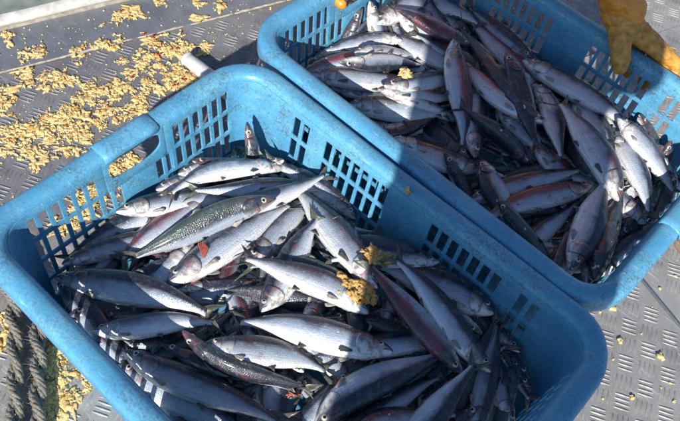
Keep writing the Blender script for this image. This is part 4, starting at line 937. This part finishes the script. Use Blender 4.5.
rope('rope', [(-0.7130, -0.1840, .022), (-0.5330, -0.1640, .022), (-0.4030, -0.1660, .022), (-0.3070, -0.2210, .022), (-0.2370, -0.2710, .022), (-0.1570, -0.3310, .022), (-0.0270, -0.4360, .022), (0.1130, -0.5360, .022)], .0128, 'right hairy two stranded rope, the one nearer the front crate', M['rope'], 2.2)

# ------------------------------------------------------------------ white pipe behind the front crate
pp = empty('pipe', (-.55, .345, .02)); tag(pp, 'white plastic pipe end sticking out behind the front crate', 'pipe')
mb = MB(); tube(mb, [(-.062, .0, .004), (-.058, 0, .004), (-.02, .001, .003), (.03, .002, .0), (.16, .004, 0)], [.0115, .0135, .0150, .0165, .0165], 20); mb.build('tube', M['white_pipe'], pp)
mb = MB(); tube(mb, [(-.066, 0, .004), (-.063, 0, .004), (-.057, 0, .004)], [.0125, .0142, .0142], 20); mb.build('end_cap', M['white_pipe'], pp)

# ------------------------------------------------------------------ roe
ROE = [(-0.994, 0.186, 0.019, 10), (-0.899, 0.125, 0.019, 8), (-0.841, 0.127, 0.019, 9), (-0.806, 0.102, 0.019, 11), (-0.832, 0.16, 0.019, 8), (-0.793, 0.048, 0.019, 8), (-0.748, 0.014, 0.019, 8), (-0.774, 0.091, 0.019, 13), (-0.767, 0.113, 0.019, 13), (-0.738, 0.119, 0.019, 11), (-0.739, 0.139, 0.019, 10), (-0.73, 0.156, 0.019, 11), (-0.782, 0.211, 0.019, 9), (-0.804, 0.326, 0.019, 9), (-0.811, 0.358, 0.019, 10), (-0.792, 0.365, 0.019, 13), (-0.754, 0.282, 0.019, 15), (-0.765, 0.261, 0.019, 14), (-0.704, 0.258, 0.019, 8), (-0.728, 0.344, 0.019, 12), (-0.704, 0.341, 0.019, 12), (-0.684, 0.342, 0.019, 13), (-0.659, 0.348, 0.019, 15), (-0.651, 0.372, 0.019, 14), (-0.627, 0.401, 0.019, 8), (-0.691, 0.303, 0.019, 10), (-0.669, 0.277, 0.019, 9), (-0.647, 0.302, 0.019, 10), (-0.613, 0.299, 0.019, 14), (-0.599, 0.322, 0.019, 10), (-0.6, 0.271, 0.019, 10), (-0.632, 0.263, 0.019, 15), (-0.675, 0.248, 0.019, 12), (-0.663, 0.205, 0.019, 9), (-0.644, 0.214, 0.019, 11), (-0.636, 0.188, 0.019, 10), (-0.675, 0.157, 0.019, 13), (-0.697, 0.166, 0.019, 8), (-0.669, 0.177, 0.019, 14), (-0.652, 0.156, 0.019, 9), (-0.684, 0.133, 0.019, 13), (-0.668, 0.098, 0.019, 10), (-0.655, 0.1, 0.019, 8), (-0.679, 0.06, 0.019, 11), (-0.646, 0.066, 0.019, 14), (-0.663, 0.034, 0.019, 15), (-0.673, 0.023, 0.019, 8), (-0.677, 0.001, 0.019, 11), (-0.697, -0.01, 0.019, 9), (-0.619, 0.084, 0.019, 11), (-0.602, 0.078, 0.019, 15), (-0.608, 0.121, 0.019, 8), (-0.615, 0.159, 0.019, 13), (-0.621, 0.139, 0.019, 12), (-0.591, 0.212, 0.019, 14), (-0.584, 0.194, 0.019, 9), (-0.589, 0.162, 0.019, 13), (-0.766, 0.026, 0.019, 15), (-0.76, 0.142, 0.019, 14), (-0.626, 0.327, 0.019, 12), (-0.58, 0.323, 0.019, 12), (-0.613, 0.214, 0.019, 15), (-0.581, 0.306, 0.019, 14), (-0.594, 0.291, 0.019, 8), (-0.676, -0.024, 0.019, 8), (-0.643, -0.013, 0.019, 9), (-0.617, -0.009, 0.019, 10), (-0.631, 0.039, 0.019, 12), (-0.617, 0.067, 0.019, 15), (-0.596, 0.084, 0.019, 13), (-0.632, -0.006, 0.019, 8), (-0.605, 0.005, 0.019, 8), (-0.59, 0.04, 0.019, 15), (-0.691, -0.01, 0.019, 13), (-0.662, -0.041, 0.019, 13), (-0.25, -0.236, 0.019, 14), (-0.286, -0.201, 0.019, 9), (-0.276, -0.223, 0.019, 9), (-0.207, -0.249, 0.019, 9), (-0.355, -0.26, 0.019, 13), (-0.26, -0.193, 0.019, 13), (-0.221, -0.176, 0.019, 15), (-0.225, -0.25, 0.019, 10), (-0.176, -0.178, 0.019, 11), (-0.209, -0.272, 0.019, 12), (-0.381, -0.242, 0.019, 12), (-0.224, -0.27, 0.019, 11), (-0.284, -0.212, 0.016, 6), (-0.265, -0.217, 0.016, 6), (-0.26, -0.235, 0.016, 6), (-0.232, -0.234, 0.016, 6), (-0.224, -0.254, 0.016, 6), (-0.201, -0.254, 0.016, 6), (-0.204, -0.235, 0.016, 6), (-0.202, -0.277, 0.016, 6), (-0.229, -0.207, 0.016, 6), (-0.207, -0.209, 0.016, 6), (-0.473, -0.043, 0.018, 26), (-0.477, -0.015, 0.018, 26), (-0.46, -0.069, 0.018, 26), (-0.476, 0.001, 0.018, 26), (-0.455, -0.044, 0.018, 26), (-0.481, 0.022, 0.018, 26), (-0.491, 0.034, 0.018, 26), (-0.5, 0.075, 0.018, 26), (-0.48, 0.07, 0.018, 26), (-0.515, 0.075, 0.018, 26), (-0.497, 0.106, 0.018, 26), (-0.654, 0.206, 0.022, 36), (-0.599, 0.322, 0.022, 36), (-0.667, 0.354, 0.022, 36), (-0.661, 0.037, 0.022, 36), (-0.655, 0.1, 0.022, 36), (-0.789, 0.422, 0.02, 8), (-0.73, 0.494, 0.02, 8), (-0.703, 0.519, 0.02, 8), (-0.637, 0.416, 0.01, 6), (-0.705, 0.455, 0.01, 6), (-0.52, 0.485, 0.01, 6), (-0.523, 0.394, 0.01, 6), (-0.487, 0.401, 0.01, 6)]
mb = MB(); md = MB(); bl = MB()
def on_strip(x, y): 
    a, b = coordAB(x, y); return .006 if B_S2 < b < B_S1 else (.034 if b > B_S1 else (.003 if b < B_DRY else 0.0))
def flake(mb_, c, r):
    m_ = random.randint(4, 7) if r > .0035 else 2; a = random.uniform(0, 6.28)
    for k in range(m_):
        u = random.gauss(0, .75)*r; v = random.gauss(0, .5)*r; q = r*random.choice([.22, .3, .4, .55])
        lump(mb_, (c[0]+u*math.cos(a)-v*math.sin(a), c[1]+u*math.sin(a)+v*math.cos(a), c[2]+random.uniform(-.22, .05)*r), q, random.uniform(.35, .7), .6, 2 if q > .002 else 1, (random.uniform(1, 1.8), random.uniform(.6, 1)))
for (x, y, r, n) in ROE:
    for k in range(int(n)):
        a = random.uniform(0, 6.28); q = abs(random.gauss(0, .62)); xx = x+math.cos(a)*q*r; yy = y+math.sin(a)*q*r
        rr = random.choice([.0022, .003, .004, .005, .0062, .0075])*random.uniform(.8, 1.15)
        if on_strip(xx, yy) > .01: continue
        flake(mb if random.random() < .8 else md, (xx, yy, on_strip(xx, yy)+rr*.30), rr)
for (x, y, r, n) in ROE:
    for k in range(3):
        xx = x+random.gauss(0, .5)*r; yy = y+random.gauss(0, .5)*r
        if on_strip(xx, yy) > .01: continue
        lump(mb, (xx, yy, on_strip(xx, yy)+.0012), random.uniform(.003, .0085), .17, .75, 3, (random.uniform(1, 2), random.uniform(.6, 1)))
for k in range(1500):
    a = random.uniform(-.4, 1.0); b = random.uniform(B_DRY+.05, B_S1-.004); x, y, _ = dk(a, b, 0)
    if -.36 < x < .36 and -.28 < y < .26: continue
    lump(mb, (x, y, on_strip(x, y)+.0008), random.choice([.0008, .001, .0013, .0018, .0024]), .5, .5, 1)
for k in range(60):
    a = random.uniform(-.1, .5); b = random.uniform(B_S1+.01, B_S1+.12); x, y, _ = dk(a, b, 0)
    if b > B_S1+.02: lump(mb, (x, y, .0335), random.uniform(.001, .004), .5, .4, 1)
for (x, y) in [(-0.725, 0.345), (-0.663, 0.359), (-0.584, 0.287), (-0.586, 0.315), (-0.732, 0.347), (-0.673, 0.324), (-0.662, 0.241)]:
    for k in range(4): lump(bl, (x+random.gauss(0, .005), y+random.gauss(0, .005), .0055), random.uniform(.0014, .0028), .6, .4, 1, (1.6, .8))
tag(mb.build('spilled_roe', M['roe']), 'yellow fish roe spilled over the deck beside the front crate', 'roe', kind='stuff')
tag(md.build('spilled_roe', M['roe_dark']), 'browner flakes among the yellow roe on the deck', 'roe', kind='stuff')
tag(bl.build('blood_scraps', M['blood']), 'small red scraps lying in the roe by the white pipe', 'fish scraps', kind='stuff')
def crumb(x, y, r, z, label):
    mb = MB()
    for k in range(4): lump(mb, (random.gauss(0, r*.35), random.gauss(0, r*.35), 0), r*random.uniform(.55, .85), .75, .35, 2, (1.2, .8))
    o = mb.build('roe_lump', M['roe']); o.location = (x, y, z+r*.45); tag(o, label, 'roe', 'single roe lumps on the pale deck'); return o
for q in [(0.312, 0.507, 0.0065, 0.003, 'largest roe lump at the right, beside the rear crate corner'), (0.303, 0.483, 0.003, 0.003, 'small roe lump left of the largest one by the rear crate corner'), (0.357, 0.461, 0.0055, 0.003, 'round roe lump on the pale deck right of the front crate corner'), (0.422, 0.488, 0.006, 0.003, 'long upright roe lump on the pale deck near the right edge'), (0.424, 0.384, 0.0045, 0.003, 'flat roe lump near the bottom right of the deck'), (0.356, 0.607, 0.003, 0.0045, 'roe lump beside the deck joint'), (0.365, 0.653, 0.003, 0.0045, 'roe lump at the right edge beyond the deck joint'), (0.366, 0.421, 0.002, 0.003, 'tiny roe crumb just off the front crate corner'), (0.389, 0.347, 0.0022, 0.003, 'tiny roe crumb at the bottom beside the front crate'), (0.458, 0.455, 0.0022, 0.003, 'tiny roe crumb right of the flat roe lump'), (0.451, 0.436, 0.002, 0.003, 'tiny roe crumb between the flat lump and the right edge'), (0.478, 0.431, 0.0025, 0.003, 'roe crumb in the bottom right corner'), (0.377, 0.501, 0.0015, 0.003, 'speck of roe above the long upright lump'), (0.365, 0.564, 0.0018, 0.003, 'speck of roe below the deck joint')]: crumb(*q)
def clump(x, y, z, r, n, label, sx=1.6, ang=0, mat='roe_dark'):
    mb = MB(); c, s = math.cos(ang), math.sin(ang)
    for k in range(n):
        u = random.gauss(0, r*.5*sx); v = random.gauss(0, r*.42)
        lump(mb, (u*c-v*s, u*s+v*c, random.uniform(-.005, .001)-abs(u)*.15), random.choice([.0022, .003, .004, .0055]), random.uniform(.4, .6), .6, 2, (1.4, .8))
    o = mb.build('roe_clump', M[mat]); o.location = (x, y, z); tag(o, label, 'roe'); return o
clump(0.0423, 0.0809, 0.2490, 0.017, 110, 'brown yellow roe lump draped over the fish in the middle of the front crate', 1.3, 0.3, 'roe_dark')
clump(0.0233, 0.1289, 0.2630, 0.01, 45, 'smaller brown roe lump above the large one, between fish tails', 1.2, 0.3, 'roe_dark')
clump(-0.1647, 0.4250, 0.2750, 0.006, 26, 'roe lump on the sunlit yellow white fish in the rear crate', 1.6, -0.4, 'roe')
clump(0.0373, 0.1431, 0.2530, 0.005, 6, 'tiny brown roe bit at the root of a fish tail', 1.2, 0, 'roe_dark')
mb = MB(); lump(mb, (0, 0, 0), .007, .5, .3, 2, (1.5, .8)); o = mb.build('mud_spot', M['roe_dark']); o.location = (0.0011, 0.2198, 0.3013); o.rotation_euler = (R(90), 0, R(-20)); o.scale = (1, 1, .35); tag(o, 'brown dried spot stuck on the inner wall of the front crate', 'dirt')


# ------------------------------------------------------------------ people
def blob(name, chains, voxel, mat, parent, smooth=6):
    """chains of (point, radius): closed tubes with ball ends fused into one continuous skin"""
    mb = MB()
    for ch in chains:
        for i in range(len(ch)-1):
            (p0, r0), (p1, r1) = ch[i], ch[i+1]; p0 = Vector(p0); p1 = Vector(p1)
            tube(mb, [p0.lerp(p1, k/4) for k in range(5)], [r0+(r1-r0)*k/4 for k in range(5)], 14)
        for p, r in ch: ball(mb, p, r, 14, 9)
    o = mb.build(name, mat, parent)
    rm = o.modifiers.new('fuse', 'REMESH'); rm.mode = 'VOXEL'; rm.voxel_size = voxel; rm.use_smooth_shade = True
    sm = o.modifiers.new('relax', 'SMOOTH'); sm.iterations = smooth; sm.factor = .6
    if name.startswith('glove'):
        tx = bpy.data.textures.new('folds', 'CLOUDS'); tx.noise_scale = .011; tx.noise_depth = 3
        dp = o.modifiers.new('folds', 'DISPLACE'); dp.texture = tx; dp.texture_coords = 'LOCAL'; dp.strength = .0048; dp.mid_level = .5
    return o
# worker beyond the far side, bending over the rear crate; only the gloved hands reach into the picture
wk = empty('person', (-.55, 1.25, 0)); tag(wk, 'person in orange rubber gloves bending over the rear crate, gripping its far rim', 'person')
wo = Vector(wk.location)
def wl(ch): return [(Vector(p)-wo, r) for p, r in ch]
g1 = [[(.010, .760, .392), .030], [(.028, .748, .362), .029], [(.046, .748, .334), .0245]]
glove = blob('glove', [wl(c) for c in (
    [((-.010, .768, .412), .031), ((.012, .752, .375), .032), ((.030, .744, .345), .031), ((.048, .744, .328), .026)],
    [((.000, .755, .375), .028), ((.020, .738, .345), .024)],
    [((.036, .748, .338), .024), ((.062, .756, .326), .0215), ((.083, .762, .318), .0195), ((.104, .766, .311), .0170), ((.120, .768, .304), .0150)],
    [((.038, .738, .332), .0235), ((.053, .724, .320), .0200), ((.065, .713, .306), .0165), ((.071, .709, .298), .0172), ((.078, .706, .287), .0140)],
    [((.060, .764, .322), .0155), ((.068, .784, .300), .0145), ((.078, .782, .268), .0132), ((.084, .762, .244), .0120)],
    [((.085, .768, .316), .0150), ((.100, .787, .296), .0140), ((.112, .784, .264), .0130), ((.119, .762, .240), .0120)],
    [((.106, .770, .309), .0140), ((.124, .788, .296), .0130), ((.136, .784, .274), .0122), ((.140, .766, .258), .0110)],
    [((.120, .770, .303), .0130), ((.138, .784, .294), .0120), ((.150, .782, .278), .0112), ((.157, .767, .264), .0100)])], .0019, M['glove'], wk, 4)
cch = []
for k in range(9):
    f = k/8; p = Vector((.024, .746, .356)).lerp(Vector((-.150, .88, .60)), f)
    cch.append((p+Vector((.002*math.sin(k*2.3), .002*math.cos(k*1.7), 0)), .0335+.010*f+.0022*(1 if k % 2 else -1)))
cuff = blob('glove_cuff', [wl(cch), wl([((.036, .752, .352), .030), ((.010, .742, .376), .034)])], .0024, M['glove_cuff'], wk, 3)
tx = bpy.data.textures.new('cuff_folds', 'CLOUDS'); tx.noise_scale = .022; tx.noise_depth = 2
cuff.modifiers['folds'].texture = tx; cuff.modifiers['folds'].strength = .010
glove2 = blob('glove', [wl(c) for c in (
    [((-.44, .58, .44), .030), ((-.43, .55, .40), .030), ((-.425, .53, .36), .026), ((-.42, .515, .33), .022)],
    [((-.425, .535, .34), .017), ((-.418, .485, .315), .0135), ((-.398, .470, .285), .012), ((-.372, .467, .276), .0105), ((-.343, .467, .274), .0095)],
    [((-.425, .535, .34), .017), ((-.420, .512, .31), .013), ((-.400, .502, .285), .0115), ((-.362, .500, .276), .0105), ((-.345, .500, .275), .0095)],
    [((-.425, .545, .34), .017), ((-.422, .535, .31), .013), ((-.405, .527, .285), .0115), ((-.362, .525, .276), .0105)],
    [((-.42, .53, .345), .017), ((-.385, .52, .335), .0135), ((-.352, .530, .322), .012), ((-.335, .540, .312), .011)])], .0022, M['glove_cuff'], wk, 5)
body = blob('body', [wl(c) for c in (
    [((-.62, 1.28, .95), .135), ((-.55, 1.20, 1.05), .15), ((-.44, 1.06, 1.12), .155), ((-.36, .99, 1.14), .13)],
    [((-.36, .98, 1.15), .075), ((-.30, .92, 1.17), .06), ((-.25, .87, 1.17), .09), ((-.23, .85, 1.13), .085)],
    [((-.25, 1.06, 1.10), .075), ((-.18, .99, .90), .055), ((-.13, .88, .60), .042), ((0, .765, .41), .030)],
    [((-.50, .93, 1.10), .075), ((-.56, .80, .88), .055), ((-.47, .62, .55), .04), ((-.435, .56, .42), .030)],
    [((-.58, 1.32, .92), .10), ((-.50, 1.28, .50), .07), ((-.52, 1.34, .10), .05), ((-.47, 1.26, .05), .04)],
    [((-.72, 1.24, .92), .10), ((-.74, 1.12, .50), .07), ((-.80, 1.18, .10), .05), ((-.75, 1.10, .05), .04)])], .014, M['yellow_oil'], wk, 4)
hat = blob('hood', [wl([((-.265, .895, 1.20), .095), ((-.25, .87, 1.19), .098)])], .012, M['yellow_oil'], wk, 3)

# photographer behind the camera, casting the broad shade across both crates
ph = empty('person', (.614, -.634, 0)); tag(ph, 'person in a dark knee length coat standing behind the camera with a phone', 'person')
ph.rotation_euler = (0, 0, math.atan2(.88, -.474)-math.pi/2)      # local +y = facing
ph_body = blob('body', [
    [((0, .0, .95), .10), ((0, .0, 1.15), .11), ((0, -.01, 1.32), .10), ((0, 0, 1.44), .055), ((0, .01, 1.52), .052), ((0, .02, 1.58), .088), ((0, .025, 1.64), .088)],
    [((0, .11, 1.575), .014), ((0, .118, 1.565), .014)],
    [((.13, 0, 1.36), .055), ((.185, .03, 1.14), .045), ((.03, .26, 1.14), .035), ((-.12, .325, 1.13), .026)],
    [((-.13, 0, 1.36), .055), ((-.15, .05, 1.14), .045), ((-.21, .22, 1.13), .035), ((-.215, .325, 1.125), .026)],
    [((.075, 0, .90), .095), ((.08, .01, .50), .062), ((.08, 0, .09), .045), ((.08, .12, .04), .035)],
    [((-.075, 0, .90), .095), ((-.08, .01, .50), .062), ((-.08, 0, .09), .045), ((-.08, .12, .04), .035)]], .012, M['skin'], ph, 4)
coat = blob('coat', [
    [((.065, 0, .62), .098), ((.062, 0, .9), .100), ((.065, 0, 1.15), .098), ((.075, 0, 1.36), .080)],
    [((-.065, 0, .62), .098), ((-.062, 0, .9), .100), ((-.065, 0, 1.15), .098), ((-.075, 0, 1.36), .080)],
    [((.13, 0, 1.37), .062), ((.185, .03, 1.14), .054), ((.05, .24, 1.14), .044), ((-.06, .30, 1.135), .036)],
    [((-.125, 0, 1.37), .062), ((-.145, .05, 1.16), .050), ((-.20, .20, 1.14), .042), ((-.212, .27, 1.13), .036)]], .012, M['cloth_dark'], ph, 3)
for s_ in (-1, 1):
    blob('boot', [[((.08*s_, 0, .42), .068), ((.08*s_, 0, .10), .056), ((.08*s_, .13, .045), .044)], [((.08*s_, -.03, .05), .048), ((.08*s_, .05, .045), .046)]], .01, M['boot'], ph, 3)
blob('hair', [[((0, -.005, 1.63), .098), ((0, -.01, 1.68), .085), ((0, -.03, 1.56), .075)]], .012, M['hair'], ph, 3)
cr_ = cam.rotation_euler.to_matrix(); back_ = cr_ @ Vector((0, 0, 1))
phn = bpy.data.objects.new('phone', None); COL.objects.link(phn); phn.location = cam.location+back_*.012; phn.rotation_euler = cam.rotation_euler
tag(phn, 'black phone held out over the crates by the person in the dark coat', 'phone')
def phbox(nm, a, b, mat):
    v = [(x, y, z) for z in (a[2], b[2]) for x, y in ((a[0], a[1]), (b[0], a[1]), (b[0], b[1]), (a[0], b[1]))]
    o = mesh(nm, v, [(3, 2, 1, 0), (4, 5, 6, 7), (0, 1, 5, 4), (1, 2, 6, 5), (2, 3, 7, 6), (3, 0, 4, 7)], mat, phn, False); bv = o.modifiers.new('b', 'BEVEL'); bv.width = .002; return o
phbox('case', (-.06, -.055, 0), (.085, .018, .008), M['phone']); phbox('screen', (-.056, -.051, .0081), (.081, .014, .0086), M['pupil'])

print('objects', len(bpy.data.objects), 'faces', sum(len(m.polygons) for m in bpy.data.meshes))
